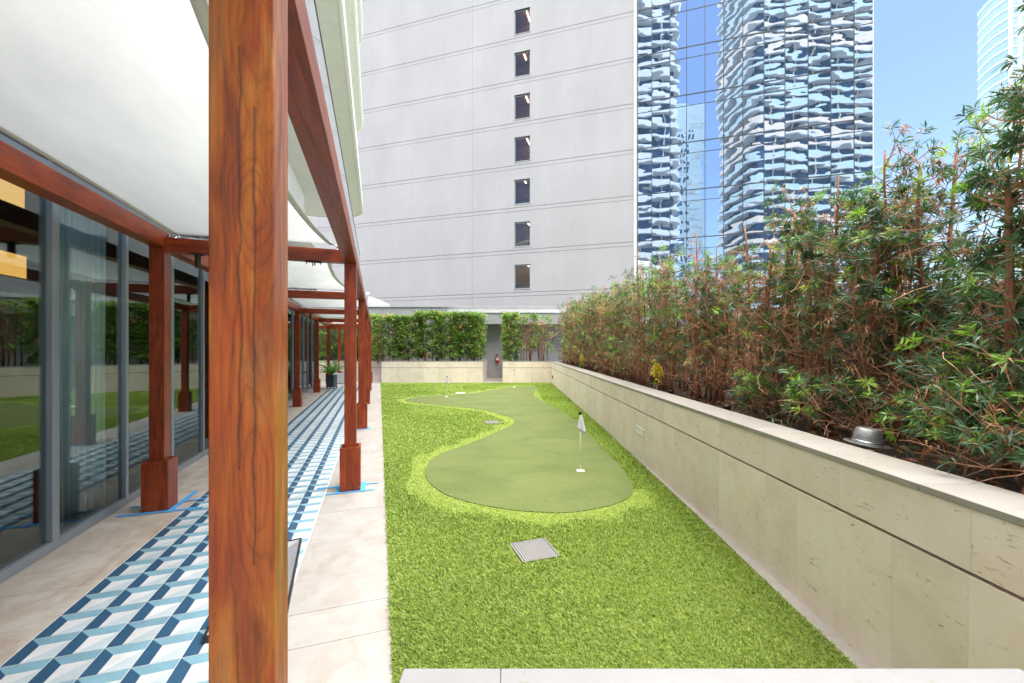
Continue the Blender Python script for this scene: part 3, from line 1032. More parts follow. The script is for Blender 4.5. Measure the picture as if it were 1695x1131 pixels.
for a, b, k in zip(us[:-1], us[1:], range(99)):
    tilt = rnd.uniform(-.001, .001)
    MB().box(VG - .006 + tilt, VG - .0 + tilt, a + .02, b - .02, .068, 2.80).build('pane', 'door_glass', gw)
ht = thing('hotel_building', 'pale hotel with curved balcony slabs rising over the pergola', 'building', (0, 0, 0), TH)
m_ = MB(); m_.box(-2.36, -2.33, us[0], us[-1], 2.872, 3.999); m_.build('wall_panel', 'spandrel', ht)
for k, u in enumerate(us[::1]):
    MB().box(-2.328, -2.30, u - .02, u + .02, 2.872, 3.999).build('mullion', 'grey_frame', ht)
MB().box(-2.36, -1.45, -7, 17.2, 4.0, 4.1).build('ceiling', 'inner_soffit', ht)
MB().box(-.64, -.62, -7, 17.2, 4.102, 5.16).build('fascia_glass', 'rail_glass', ht)
MB().box(-.68, -.66, -7, 17.2, 4.102, 5.16).build('fascia_back', 'grey_paint', ht)
MB().box(-.665, -.615, -7, 17.2, 5.162, 5.20).build('trim', 'black_paint', ht)
MB().box(-.72, -.69, 4.9, 5.05, 5.21, 6.1).box(-.78, -.64, 4.87, 5.08, 6.102, 6.16).build('bracket', 'black_paint', ht)
for k in range(3):
    z = 6.9 + 3.42 * k
    r_ = 1.5
    poly = [(-7.5, -9), (-.52, -9)]
    for q in range(13):
        a = R(90 * q / 12)
        poly.append((-.52 - r_ + r_ * math.cos(a), 17.0 + r_ * math.sin(a) * .8))
    poly.append((-7.5, 18.2))
    MB().prism(poly, z, z + .30).build('balcony_slab', 'soffit', ht, bevel=.0)
    tr = MB()
    for a, b in zip(poly[1:-1], poly[2:]):
        dx, dy = b[0] - a[0], b[1] - a[1]; L = math.hypot(dx, dy); nx, ny = dy / L * .02, -dx / L * .02
        tr.face([(a[0] + nx, a[1] + ny, z - .012), (b[0] + nx, b[1] + ny, z - .012), (b[0] + nx, b[1] + ny, z + .32), (a[0] + nx, a[1] + ny, z + .32)])
        tr.face([(a[0] + nx, a[1] + ny, z - .012), (b[0] + nx, b[1] + ny, z - .012), (b[0] - nx * 2, b[1] - ny * 2, z - .012), (a[0] - nx * 2, a[1] - ny * 2, z - .012)])
    tr.build('slab_trim', 'slab_edge', ht)
    MB().box(-7.4, -2.4, -9, 15.8, z + .302, z + (3.41 if k < 2 else 1.6)).build('storey_wall', 'inner_soffit', ht)
MB().box(-10, -2.4, -9, 15.8, 4.11, 6.89).build('storey_wall', 'inner_soffit', ht)
# rooms behind the doors
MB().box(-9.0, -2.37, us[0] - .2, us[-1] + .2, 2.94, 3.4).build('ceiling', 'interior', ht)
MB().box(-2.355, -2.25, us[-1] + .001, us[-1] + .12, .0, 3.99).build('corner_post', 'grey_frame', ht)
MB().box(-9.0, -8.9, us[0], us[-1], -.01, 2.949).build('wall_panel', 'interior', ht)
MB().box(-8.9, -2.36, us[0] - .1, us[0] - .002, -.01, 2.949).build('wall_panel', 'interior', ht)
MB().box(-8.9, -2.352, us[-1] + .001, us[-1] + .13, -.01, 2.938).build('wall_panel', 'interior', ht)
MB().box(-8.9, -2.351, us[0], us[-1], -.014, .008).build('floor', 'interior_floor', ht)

def curtain(u0_, u1_, v, label, seed):
    m_ = MB(); N = 90
    for i in range(N + 1):
        f = i / N; u = u0_ + (u1_ - u0_) * f
        x = v + .05 * math.sin(f * 46 + seed) + .02 * math.sin(f * 97 + seed * 2)
        m_.v += [(x, u, .03), (x + .01 * math.sin(f * 30), u, 1.4), (x * .999, u, 2.9)]
    for i in range(N):
        for j in range(2):
            q = i * 3 + j
            m_.f.append((q, q + 3, q + 4, q + 1)); m_.mi.append(0)
    t = link('curtain', m_.mesh('curtain', 'curtain', smooth=True), None, (0, 0, 0), TH)
    md = t.modifiers.new('cloth', 'SOLIDIFY'); md.thickness = .002
    tag(t, label, 'curtain')
curtain(4.30, 4.92, -2.52, 'pale grey green sheer curtain drawn to the left side of the glass door', 1.)
curtain(5.0, 5.42, -2.85, 'darker fold of sheer curtain deeper in the room', 3.)
for (z0, z1, v0, ua, ub, lb) in ((2.72, 2.95, -3.12, 4.0, 4.80, 'upper warm glowing long box lantern inside the room'), (2.10, 2.34, -3.12, 4.0, 4.82, 'lower warm glowing long box lantern inside the room')):
    t = thing('lantern', lb, 'lamp', (0, 0, 0), TH, 'warm glowing lanterns inside')
    MB().box(v0 - .15, v0 + .15, ua, ub, z0 + .02, z1 - .02).build('shade', 'lamp_glow', t, bevel=.004)
    MB().box(v0 - .16, v0 + .16, ua - .01, ub + .01, z1 - .0199, z1).box(v0 - .16, v0 + .16, ua - .01, ub + .01, z0, z0 + .0199).build('rim', 'bronze', t)
    if z0 < 2.5:
        MB().tube([(v0, ub - .05, z1), (v0, ub - .05, 2.7)], .004, 5).build('cord', 'bronze', t)

# ------------------------------------------------------------ grey tower block and its mirror wing
BA = math.atan2(-.286, .958)
bd = thing('tower_block', 'tall pale grey rendered tower block with a single column of windows', 'building', (.763, 31., 0), BA)
# local x along face (left negative), local y into the building
ST = 3.262
wz0, wz1 = 6.08, 7.92
wx0, wx1 = -.60, .64
zb, zt = -15., 46.
# wall built as panels between the grooves, with the window column cut out
def wall_panel(x0, x1, z0, z1):
    MB().box(x0, x1, 0., .25, z0, z1).build('wall_panel', 'render_wall', bd)
gz = [5.80 + ST * k for k in range(-6, 13)]
XL, XJ, XR = -26., -4.08, 8.24
for k, z in enumerate(gz[:-1]):
    wb = wz0 + ST * (k - 6); wt = wz1 + ST * (k - 6)
    z0 = z + .018; z1 = z + ST - .28 - .018
    wall_panel(XL, XJ - .006, z0, z1)
    wall_panel(XJ + .006, wx0, z0, z1)
    wall_panel(wx1, XR, z0, z1)
    wall_panel(wx0 + .0005, wx1 - .0005, z0, wb)
    wall_panel(wx0 + .0005, wx1 - .0005, wt, z1)
    for a, b in ((XL, XJ - .006), (XJ + .006, XR)):
        MB().box(a, b, .006, .25, z + ST - .28 + .012, z + ST - .018).build('wall_band', 'render_wall', bd)
MB().box(XL, XR - .001, .03, .20, zb, gz[-1]).v and None
core = MB()
core.box(XL, wx0 - .02, .03, .24, zb, gz[-1]).box(wx1 + .02, XR - .002, .03, .24, zb, gz[-1])
for k in range(len(gz) - 1):
    wb = wz0 + ST * (k - 6); wt = wz1 + ST * (k - 6) - ST
    core.box(wx0 - .0195, wx1 + .0195, .031, .239, wt + .01, wb - .01)
core.build('groove_backing', 'groove', bd)
MB().box(XL + .01, 22.2, 1.9, 2.1, zb, zt).build('inner_wall', 'room_brown', bd)
MB().box(XR - .03, XR + .14, -.05, .3, zb, zt).build('corner_trim', 'white_metal', bd)
MB().box(XR + .141, XR + .20, -.02, .3, zb, zt).build('corner_joint', 'groove', bd)
wi = 0
for k in range(-1, 8):
    b0 = wz0 + ST * k; b1 = wz1 + ST * k
    wn_ = MB().box(wx0, wx0 + .055, .10, .17, b0, b1).box(wx1 - .055, wx1, .10, .17, b0, b1).box(wx0 + .055, wx1 - .055, .10, .17, b0, b0 + .06).box(wx0 + .055, wx1 - .055, .10, .17, b1 - .08, b1).build('window', 'grey_frame', bd)
    MB().box(wx0 + .055, wx1 - .055, .13, .138, b0 + .06, b1 - .08).build('pane', 'window_glass', wn_)
    MB().box(wx0 - .06, wx1 + .06, -.03, .10, b0 - .05, b0 - .0).build('sill', 'render_wall', wn_)
    MB().box(wx0, wx1, -.012, .099, b1, b1 + .03).build('lintel', 'groove', wn_)
    # lit ceiling tube and a room behind each window
    MB().box(-1.6, 2.4, .30, 1.88, b1 + .22, b1 + .27).build('ceiling', 'room_brown', wn_)
    MB().box(.10 + .12 * math.sin(k * 2.3), .16 + .12 * math.sin(k * 2.3), .36 + .1 * (k % 2), 1.7 - .25 * (k % 3), b1 + .15, b1 + .20).build('light_tube', 'tube_glow', wn_)
    MB().box(-1.0, 2.0, .8, .86, b0 - .3, b0 + .45 + .1 * (k % 3)).build('partition', 'interior_floor', wn_)

# mirror glass curtain wall
cw = thing('curtain_wall', 'mirror glass curtain wall reflecting curvy balcony towers and sky', 'building', (.763, 31., 0), BA)
sx = [8.46, 9.41, 10.6, 11.66, 12.81, 13.95, 15.09, 16.32, 17.51, 18.78, 20.0, 21.21, 22.18]
zz_ = []
for k in range(-5, 12):
    a = 5.80 + ST * k
    zz_ += [a - .75, a]
bm_ = M['mirror_glass']
for i in range(len(sx) - 1):
    wd = sx[i + 1] - sx[i]
    for j in range(len(zz_) - 1):
        hgt = zz_[j + 1] - zz_[j]
        key = ('pane_%d_%d' % (round(wd * 100), round(hgt * 100)))
        me = bpy.data.meshes.get(key)
        if me is None:
            me = MB().box(-wd / 2 + .012, wd / 2 - .012, 0, .02, -hgt / 2 + .012, hgt / 2 - .012).mesh(key, 'mirror_glass')
        o = link('pane', me, cw, ((sx[i] + sx[i + 1]) / 2, .03, (zz_[j] + zz_[j + 1]) / 2))
        o.rotation_euler = (rnd.gauss(0, .0022), 0, rnd.gauss(0, .0022))
fr = MB()
for i, x in enumerate(sx):
    MB().box(x - .02, x + .02, .012, .06, zz_[0], zz_[-1]).build('mullion', 'spandrel' if i < len(sx) - 1 else 'white_metal', cw)
for j, z in enumerate(zz_):
    MB().box(sx[0] + .013, sx[-1] - .013, .008, .05, z - (.034 if j % 2 else .016), z + (.034 if j % 2 else .016)).build('transom', 'spandrel', cw)
MB().box(sx[0], sx[-1], .08, 1.8, zb, zt - 6).build('backing', 'spandrel', cw)

# ------------------------------------------------------------ towers behind the camera (seen as reflections)
def curvy_tower(name, label, cx, cy, rz, wd, dp, floors, fh, mats, seed, amp=1.1):
    t = thing(name, label, 'building', (cx, cy, -15), rz)
    r2 = random.Random(seed)
    MB().box(-wd / 2 + 2.0, wd / 2 - 2.0, -dp / 2 + 1.6, dp / 2 - 1.6, 0, floors * fh).build('core', 'tower_glass', t)
    # party walls
    k = -wd / 2 + 5
    pw = MB()
    while k < wd / 2 - 4:
        pw.box(k - .15, k + .15, -dp / 2 + 1.2, dp / 2 - 1.2, 0, floors * fh - .5)
        k += 6.2
    tag(pw.build('party_wall', mats[1], t), kind='stuff')
    for kf in range(floors):
        ph = kf * .55 + r2.uniform(-.5, .5)
        P = []
        N = 26
        def wob(q):
            return amp * (.5 + .5 * math.sin(q * .42 + ph)) 
        for i in range(N + 1):
            f = i / N; x = -wd / 2 + wd * f
            e = 1 - abs(2 * f - 1) ** 6
            P.append((x, dp / 2 - 2.0 + (1.2 + wob(x)) * e ** .5 * 1.0))
        for i in range(N + 1):
            f = i / N; x = wd / 2 - wd * f
            e = 1 - abs(2 * f - 1) ** 6
            P.append((x, -dp / 2 + 2.0 - (1.2 + wob(x + 9)) * e ** .5))
        m_ = MB(); m_.prism(P, 0, .34)
        m_.build('balcony_slab', mats[0], t, loc=(0, 0, kf * fh))
        # balustrade, part glass part solid
        b = MB(); n_ = len(P)
        for i in range(n_):
            a, c_ = P[i], P[(i + 1) % n_]
            b.face([(a[0], a[1], .34), (c_[0], c_[1], .34), (c_[0], c_[1], 1.22), (a[0], a[1], 1.22)], 0)
        b.build('balustrade', mats[2] if (kf // 3 + seed) % 3 else mats[1], t, loc=(0, 0, kf * fh))
    return t
curvy_tower('balcony_tower', 'tall tower of wavy white balconies reflected large in the mirror glass', 23., -97., R(-33.2 + 180), 42, 22, 46, 3.1, ('tower_white', 'tower_cream', 'tower_teal'), 1, 1.1)
curvy_tower('balcony_tower', 'narrow tower of white balconies reflected at the left edge of the mirror glass', -22., -52., R(-33.2 + 180), 34, 16, 40, 3.1, ('tower_white', 'tower_white', 'tower_white'), 2, 1.4)
t = thing('office_tower', 'slim pale blue glass tower reflected between the balcony towers', 'building', (-13.5, -118, -15), R(-33))
MB().box(-5, 5, -5, 5, 0, 112).build('core', 'tower_blue', t)
m_ = MB()
for k in range(32):
    m_.box(-5.05, 5.05, -5.05, 5.05, k * 3.4, k * 3.4 + .25)
tag(m_.build('floor_band', 'tower_white', t), kind='stuff')
m_ = MB()
for k in range(30):
    for j in range(3):
        m_.box(-5.08 + j * 1.6, -4.2 + j * 1.6, -5.1, 5.1, k * 3.4 + 1, k * 3.4 + 2.4)
tag(m_.build('window', 'tower_glass', t), kind='stuff')

# far teal tower at the right edge
t = thing('glass_tower', 'distant pale teal glass tower with white grid at the right edge', 'building', (0, 0, -15))
P = [(172.8, 150.), (169.8, 138.), (183., 135.), (215., 150.), (200., 185.)]
# convex rounded left side
Pc = [(172.6, 150.), (170.6, 146.), (169.4, 142.), (169.6, 138.), (183., 135.5), (215., 150.), (216., 183.)]
MB().prism(Pc, 0, 139.5).build('core', 'far_teal', t)
def off(P, d):
    cx = sum(p[0] for p in P) / len(P); cy = sum(p[1] for p in P) / len(P)
    return [(cx + (x - cx) * (1 + d), cy + (y - cy) * (1 + d)) for x, y in P]
for k in range(12, 42):
    MB().prism(off(Pc, .012), k * 3.4, k * 3.4 + .42).build('floor_band', 'far_white', t)
MB().prism(off(Pc, .018), 139.51, 140.6).build('roof_edge', 'tower_teal', t)
for k in range(5):
    f = k / 5.
    x = 169.6 + 13.4 * f; y = 138 - 2.5 * f
    MB().box(x - .25, x + .25, y - .6, y + .1, 0, 139.4).build('fin', 'far_white', t)

# ------------------------------------------------------------ structures behind the back planter
bw = thing('parapet_wall', 'long pale concrete parapet behind the back hedge', 'wall', (0, 0, 0))
MB().box(-16, 7, 21.6, 21.9, -.1, 3.70).build('wall_panel', 'concrete', bw)
MB().box(-16, 7, 21.55, 21.95, 3.702, 3.73).build('coping', 'concrete', bw)
rc = thing('roof_canopy', 'grey concrete canopy slab with white edge over the recessed grey wall', 'canopy', (0, 0, 0))
MB().box(-3.2, 5.2, 20.0, 21.59, 2.70, 3.26).build('slab', 'concrete', rc, bevel=.01)
MB().prism([(-3.25, 21.59), (-3.2, 20.15), (-3.05, 19.96), (5.2, 19.96), (5.2, 21.59)], 3.262, 3.40).build('edge_trim', 'white_metal', rc)
t = thing('recess_wall', 'flat grey painted wall at the back of the recess', 'wall', (0, 0, 0))
MB().box(-3.2, 5.2, 20.72, 20.9, -.05, 2.698).build('wall_panel', 'grey_paint', t)
MB().box(-13.6, -3.202, 20.72, 20.9, -.05, 2.6).build('wall_panel', 'concrete', t)
cwall = tag(MB().box(3.32, 3.5, -3.2, 20.7, -.05, 1.95).build('boundary_wall', 'charcoal_wall'), 'dark charcoal wall behind the tall right hand shrubs', 'wall')
t = thing('roof_shed', 'small white rooftop structure with sloping top left of the grey tower', 'shed', (-8.05, 23.4, 3.7))
m_ = MB(); pts = [(-.9, 0), (.52, 0), (.52, .52), (-.15, .80), (-.9, .80)]
b0 = [(x, 0, z) for x, z in pts]; b1 = [(x, 1.5, z) for x, z in pts]
m_.face(b0); m_.face(b1)
for i in range(5):
    j = (i + 1) % 5
    m_.face([b0[i], b0[j], b1[j], b1[i]])
m_.build('body', 'white_metal', t)
MB().tube([(-.35, -.05, .55), (-.28, -.2, .55), (-.18, -.3, .9)], .05, 8).tube([(-.24, -.3, .75), (-.16, -.3, 1.0)], .09, 8).build('vent_pipe', 'white_metal', t, smooth=True)
t = thing('marker_post', 'thin white post standing on the canopy edge', 'post', (2.85, 20.2, 3.40))
MB().box(-.03, .03, -.03, .03, 0, .42).build('shaft', 'white_metal', t)
MB().box(-.06, .06, -.06, .06, 0, .012).build('foot', 'white_metal', t)

# fire extinguisher
t = thing('fire_extinguisher', 'red fire extinguisher with black head hanging on the grey recess wall', 'fire extinguisher', (-.74, 20.60, .74))
MB().lathe([(0, 0), (.07, 0), (.085, .02), (.085, .28), (.07, .33), (.03, .36), (.03, .39)], 20).build('cylinder', 'red_paint', t, smooth=True)
MB().box(-.055, .055, -.0885, -.07, .16, .27).build('label_plate', 'label_white', t)
MB().box(-.07, .03, -.04, .04, .385, .43).box(-.10, .05, -.02, .02, .435, .455).build('head', 'black_paint', t, bevel=.004)
MB().tube([(-.06, -.03, .40), (-.12, -.04, .30), (-.10, -.05, .12), (-.085, -.06, .08)], .014, 6).build('hose', 'black_paint', t, smooth=True)
MB().box(-.03, .03, .08, .119, .2, .45).build('wall_hook', 'black_paint', t)

# ------------------------------------------------------------ plants
def leaf_mesh(name, P, D, L, Wd, tint, mat, droop=.35, seg=2, fold=0.):
    """P base points, D unit directions, arrays -> one mesh of narrow folded leaves"""
    n_ = len(P)
    up = np.tile(np.array([[0, 0, 1.]]), (n_, 1))
    side = np.cross(D, up); ln = np.linalg.norm(side, axis=1, keepdims=True); side = side / np.maximum(ln, 1e-6)
    rr = np.random.default_rng(n_ + 3)
    roll = rr.uniform(-1.25, 1.25, (n_, 1))
    side = side * np.cos(roll) + np.cross(D, side) * np.sin(roll)
    L = L[:, None]; Wd = Wd[:, None]
    mid = P + D * L * .5 - up * L * droop * .12
    tip = P + D * L * .95 - up * L * droop
    V = np.empty((n_, 4, 3), np.float32)
    V[:, 0] = P; V[:, 1] = mid + side * Wd * .5; V[:, 2] = tip; V[:, 3] = mid - side * Wd * .5
    me = bpy.data.meshes.new(name)
    me.vertices.add(n_ * 4); me.vertices.foreach_set('co', V.ravel())
    F = (np.arange(n_)[:, None] * 4 + np.array([[0, 1, 2, 3]])).ravel().astype(np.int32)
    me.loops.add(n_ * 4); me.loops.foreach_set('vertex_index', F)
    me.polygons.add(n_); me.polygons.foreach_set('loop_start', (np.arange(n_) * 4).astype(np.int32))
    me.polygons.foreach_set('loop_total', np.full(n_, 4, np.int32))
    me.update(calc_edges=True)
    a = me.attributes.new('tint', 'FLOAT', 'POINT')
    a.data.foreach_set('value', np.repeat(np.clip(tint, 0, 1), 4).astype(np.float32))
    me.materials.append(M[mat])
    return me

def rand_dirs(r, n_):
    d = r.normal(size=(n_, 3)); d /= np.linalg.norm(d, axis=1, keepdims=True)
    return d

def whorls(r, pts, axes, per, Lr, Wr, spread=.9):
    """leaves radiating round twig ends"""
    n_ = len(pts)
    P = np.repeat(pts, per, 0); A = np.repeat(axes, per, 0)
    ran = rand_dirs(r, n_ * per)
    perp = ran - A * np.sum(ran * A, 1, keepdims=True); perp /= np.linalg.norm(perp, axis=1, keepdims=True) + 1e-9
    k = r.uniform(.05, 1.0, (n_ * per, 1))
    D = A * k + perp * spread; D /= np.linalg.norm(D, axis=1, keepdims=True)
    P = P - A * r.uniform(0, .05, (n_ * per, 1))
    L = r.uniform(*Lr, n_ * per); Wd = r.uniform(*Wr, n_ * per)
    return P, D, L, Wd

def podo_parts(seed, h, nst, spread_x, spread_y, ntw, green, per, leafL, dens=1., lowbare=.35, thick=1., yellow=False, bright=.2, pole=True, tangle=9):
    """meshes of a podocarpus shrub: stems, twigs, foliage, dead leaves"""
    r = np.random.default_rng(seed); q = random.Random(seed)
    stems = []; tw = MB(); tips = []; tax = []; dt = []; dax = []; hts = []
    for s in range(nst):
        bx = q.uniform(-spread_x, spread_x) * .7; by = q.uniform(-spread_y, spread_y)
        hh = h * (q.uniform(1.04, 1.14) if s == 1 and pole else q.uniform(.68, 1.03))
        lx, ly = q.uniform(-.10, .10), q.uniform(-.16, .16)
        pts = []; K = 9
        for k in range(K + 1):
            f = k / K
            pts.append(Vector((bx + lx * f * hh * .5 + .03 * math.sin(f * 7 + s * 2), by + ly * f * hh * .5 + .03 * math.cos(f * 6 + s), hh * f)))
        r0 = q.uniform(.011, .022) * thick
        stems.append(MB().tube(pts, [r0 * (1 - .62 * k / K) for k in range(K + 1)], 7).mesh('stem', 'bark', smooth=True))
        for k in range(ntw):
            f = q.uniform(.04, .84 if s == 1 and pole else 1.0) ** .8
            p = pts[min(K - 1, int(f * K))].lerp(pts[min(K, int(f * K) + 1)], (f * K) % 1 if f < 1 else 1)
            a = q.uniform(0, 2 * math.pi); ln = q.uniform(.12, .42) * (1.15 - .4 * f)
            el = q.uniform(-.2, .9)
            d = Vector((math.cos(a) * math.cos(el) * .8, math.sin(a) * math.cos(el), math.sin(el)))
            pp = [p]; cur = p; dd = d.copy()
            for m in range(3):
                dd = (dd + Vector((q.uniform(-.3, .3), q.uniform(-.3, .3), q.uniform(-.15, .4)))).normalized()
                cur = cur + dd * ln / 3
                pp.append(cur)
            tw.tube(pp, [.0044 * thick, .0036 * thick, .0028, .0018], 3, cap=False)
            ends = [(cur, dd)]
            for m in range(q.choice((1, 2, 3))):
                sp = pp[q.choice((1, 2))]
                d2 = (dd + Vector((q.uniform(-1, 1), q.uniform(-1, 1), q.uniform(-.5, .8)))).normalized()
                e2 = sp + d2 * ln * q.uniform(.3, .7)
                tw.tube([sp, sp.lerp(e2, .5) + Vector((0, 0, .01)), e2], [.0024, .0018, .001], 3, cap=False)
                ends.append((e2, d2))
            for e, d_ in ends:
                hf = e.z / h
                pg = green * min(1., max(.06, (hf - lowbare) * 2.2 + .25)) * dens
                x = q.random()
                if x < pg:
                    tips.append(tuple(e)); tax.append(tuple(d_)); hts.append(hf)
                elif x < pg + .26 * dens:
                    dt.append(tuple(e)); dax.append(tuple(d_))
    for k in range(nst * tangle):                      # dead wood tangle
        p = Vector((q.uniform(-spread_x, spread_x), q.uniform(-spread_y, spread_y), h * q.uniform(.12, .74)))
        d = Vector((q.uniform(-1, 1), q.uniform(-1, 1), q.uniform(-.4, .9))).normalized(); pp = [p]
        for m in range(4):
            d = (d + Vector((q.uniform(-.5, .5), q.uniform(-.5, .5), q.uniform(-.3, .4)))).normalized()
            pp.append(pp[-1] + d * q.uniform(.06, .13))
        tw.tube(pp, [.0030, .0028, .0024, .0018, .001], 3, cap=False)
    tips = np.array(tips); tax = np.array(tax)
    P, D, L, Wd = whorls(r, tips, tax, per, leafL, (.008, .012))
    base = r.beta(2.2, 2.6, len(tips)) * .70
    base = np.where(r.random(len(tips)) < bright, r.uniform(.72, 1., len(tips)), base)
    tint = np.repeat(base, per) + r.normal(0, .05, len(P))
    fol = leaf_mesh('foliage', P, D, L, Wd, tint, 'podo_leaf', .12)
    out = dict(stems=stems, twigs=tw.mesh('twigs', 'twig'), foliage=fol)
    if dt:
        P, D, L, Wd = whorls(r, np.array(dt), np.array(dax), max(6, per // 2), (leafL[0] * .8, leafL[1] * .95), (.006, .011), .6)
        out['dead'] = leaf_mesh('dead_leaves', P, D, L, Wd, r.random(len(P)), 'dead_leaf', .7)
    if yellow:
        k = 26
        c0 = np.array([[-.28, 0, .38]]) + r.normal(0, .05, (k, 3)) * np.array([[.5, 1.6, 1.2]])
        P, D, L, Wd = whorls(r, c0, rand_dirs(r, k), 8, (.05, .08), (.012, .018))
        out['yellow'] = leaf_mesh('yellow_leaves', P, D, L, Wd, r.random(len(P)), 'yellow_leaf', .4)
    return out
def place_shrub(parts, loc, rz, label, group='podocarpus shrubs in the right hand planter', sc_=1., name='shrub', cat='shrub'):
    t = thing(name, label, cat, loc, rz, group)
    if sc_ != 1.:
        t.scale = (sc_,) * 3
    for s in parts['stems']:
        link('stem', s, t)
    tag(link('twigs', parts['twigs'], t), kind='stuff')
    tag(link('foliage', parts['foliage'], t), kind='stuff')
    if 'dead' in parts:
        tag(link('dead_leaves', parts['dead'], t), kind='stuff')
    if 'yellow' in parts:
        tag(link('yellow_leaves', parts['yellow'], t), kind='stuff')
    return t
# (x, y, height above soil, stems, green, lowbare, twigs, label)
near = [
    (2.78, 1.46, 2.20, 4, .85, .15, 24, 'rightmost thick trunked evergreen shrub cut by the right edge of the picture'),
    (2.62, 2.24, 2.30, 3, .95, .12, 32, 'tall dark evergreen shrub rising highest at the right with a stout dark trunk'),
    (2.86, 2.72, 2.05, 5, .62, .25, 24, 'open evergreen shrub right of the silver hat with the charcoal wall showing behind'),
    (2.75, 3.20, 1.98, 6, .68, .28, 26, 'evergreen shrub behind the silver mesh hat'),
    (2.42, 3.55, 1.92, 6, .52, .32, 24, 'shrub with bare cut upright stems poking above its leaves left of the silver hat'),
    (2.70, 4.15, 1.84, 6, .46, .36, 24, 'half bare brown shrub with silvery leaf rosettes in its middle'),
    (2.45, 4.75, 1.74, 7, .38, .42, 26, 'mostly bare shrub of straight red brown stems with one bright green tuft'),
    (2.72, 5.35, 1.80, 7, .42, .40, 26, 'twiggy brown shrub with hanging dead leaves and a thick pale stem'),
]
vis = []
for k, (x, y, h, ns, g, lb_, nt_, lab) in enumerate(near):
    pp = podo_parts(100 + k, h, ns + (0, 0, 0, 1, 1, 2, 2, 2)[k], .34, .38, int(nt_ * (1.9, 1.9, 1.8, 1.6, 1.45, 1.35, 1.25, 1.25)[k]), g, 20, (.05, .085), 1., lb_ * .8, 1.5 if k < 2 else 1.15, False, .12, k > 3)
    place_shrub(pp, (x, y, .82), 0, lab)
var = [podo_parts(200 + k, 1.98, 9, .36, .38, 23, .56, 12, (.07, .12), 1., .08, 1.1, k == 0, .22) for k in range(5)]
words = ['densely leafed', 'loosely leafed', 'brown patched', 'bright tipped', 'dusty green', 'twiggy']
yy = 5.95; k = 0
near_of = ['beside the step light nearest the camera', 'beyond the nearer step light', 'with a yellow leaf cluster at its foot', 'above the middle of the planter wall', 'midway along the wall', 'past the middle of the wall',
           'near the farther step light', 'just beyond the farther step light', 'where the hedge starts to thin', 'six plants from the far corner', 'five plants from the far corner', 'four plants from the far corner',
           'with hanging red brown dead leaves near the corner', 'two plants from the far corner', 'over the black outlet box', 'beside the far corner', 'behind the corner', 'last behind the corner', 'at the back corner', 'closing the row', 'at the end of the row', 'in the back corner', 'in the far back']
while yy < 18.2:
    pv = var[k % 5]
    hs = 1.0 + .20 * min(1, max(0, (yy - 6) / 8)) + rnd.uniform(-.07, .07)
    place_shrub(pv, (2.42 + .22 * (k % 2), yy, .82), rnd.choice((0, math.pi)) + rnd.uniform(-.3, .3) if pv is not var[0] else rnd.uniform(-.2, .2),
                '%s podocarpus shrub %s' % (words[k % 6], near_of[min(k, len(near_of) - 1)]), sc_=hs)
    yy += .62; k += 1

# clipped back hedge: leafy shrubs with round leaves
def ficus_parts(seed, wd, dp, h, nst, nleaf, z0=.12, edge=.0, bare=0.):
    r = np.random.default_rng(seed); q = random.Random(seed)
    stems = []; tw = MB()
    for s in range(nst):
        bx = q.uniform(-wd * .38, wd * .38); by = q.uniform(-dp * .3, dp * .3)
        K = 6; pts = [Vector((bx + q.uniform(-.03, .03) + (bx * .25) * k / K, by + q.uniform(-.03, .03), h * .93 * k / K)) for k in range(K + 1)]
        stems.append(MB().tube(pts, [.022 * (1 - .65 * k / K) for k in range(K + 1)], 6).mesh('stem', 'bark', smooth=True))
        for k in range(26):
            p = pts[q.randrange(1, K)].lerp(pts[K], q.uniform(0, .4))
            d = Vector((q.uniform(-1, 1), q.uniform(-1, 1), q.uniform(-.1, .9))).normalized() * q.uniform(.15, .38)
            tw.tube([p, p + d * .5 + Vector((0, 0, .02)), p + d], [.005, .004, .002], 3, cap=False)
    # leaf clumps near the clipped faces
    nc = nleaf // 22
    c0 = r.uniform(-1, 1, (nc, 3))
    ax = r.integers(0, 3, nc)
    for i in range(nc):
        if r.random() < .72:
            a = ax[i]
            c0[i, a] = np.sign(c0[i, a]) * r.uniform(.82, 1.0) if a != 2 else r.uniform(.85, 1.)
    cz = h * (z0 + (1 - z0) * (c0[:, 2] * .5 + .5))
    cpt = np.stack([c0[:, 0] * wd / 2, c0[:, 1] * dp / 2, cz], 1)
    keep = r.random(nc) > bare
    cpt = cpt[keep]; nc = len(cpt)
    P = np.repeat(cpt, 22, 0) + r.normal(0, .055, (nc * 22, 3))
    D = rand_dirs(r, nc * 22); D[:, 2] = np.abs(D[:, 2]) * .6; D /= np.linalg.norm(D, axis=1, keepdims=True)
    L = r.uniform(.06, .10, len(P)); Wd = L * .62
    bt = r.beta(2.2, 2.4, nc) * .9
    bt = np.where(r.random(nc) < .05, 1., bt)
    tint = np.repeat(bt, 22) + r.normal(0, .10, len(P))
    tint = np.where((np.repeat(bt, 22) < .95), np.minimum(tint, .9), 1.)
    return dict(stems=stems, twigs=tw.mesh('twigs', 'twig'), foliage=leaf_mesh('foliage', P, D, L, Wd, tint, 'ficus_leaf', .3))
hb = 'clipped shrubs of the back hedge'
hedge = [(-5.75, 1.15, 2.13, 'leftmost clipped back hedge shrub beside the pergola, a little lower than the rest'), (-4.75, 1.05, 2.12, 'second clipped back hedge shrub with brownish leaves'),
         (-3.85, 1.05, 2.30, 'tall green hedge shrub left of the middle of the back hedge'), (-2.95, 1.05, 2.28, 'middle hedge shrub with its trunk fork visible at the base'),
         (-2.15, .95, 2.26, 'hedge shrub with dark stems showing at its base'), (-1.62, .62, 2.24, 'last hedge shrub, cut square at the left side of the grey recess')]
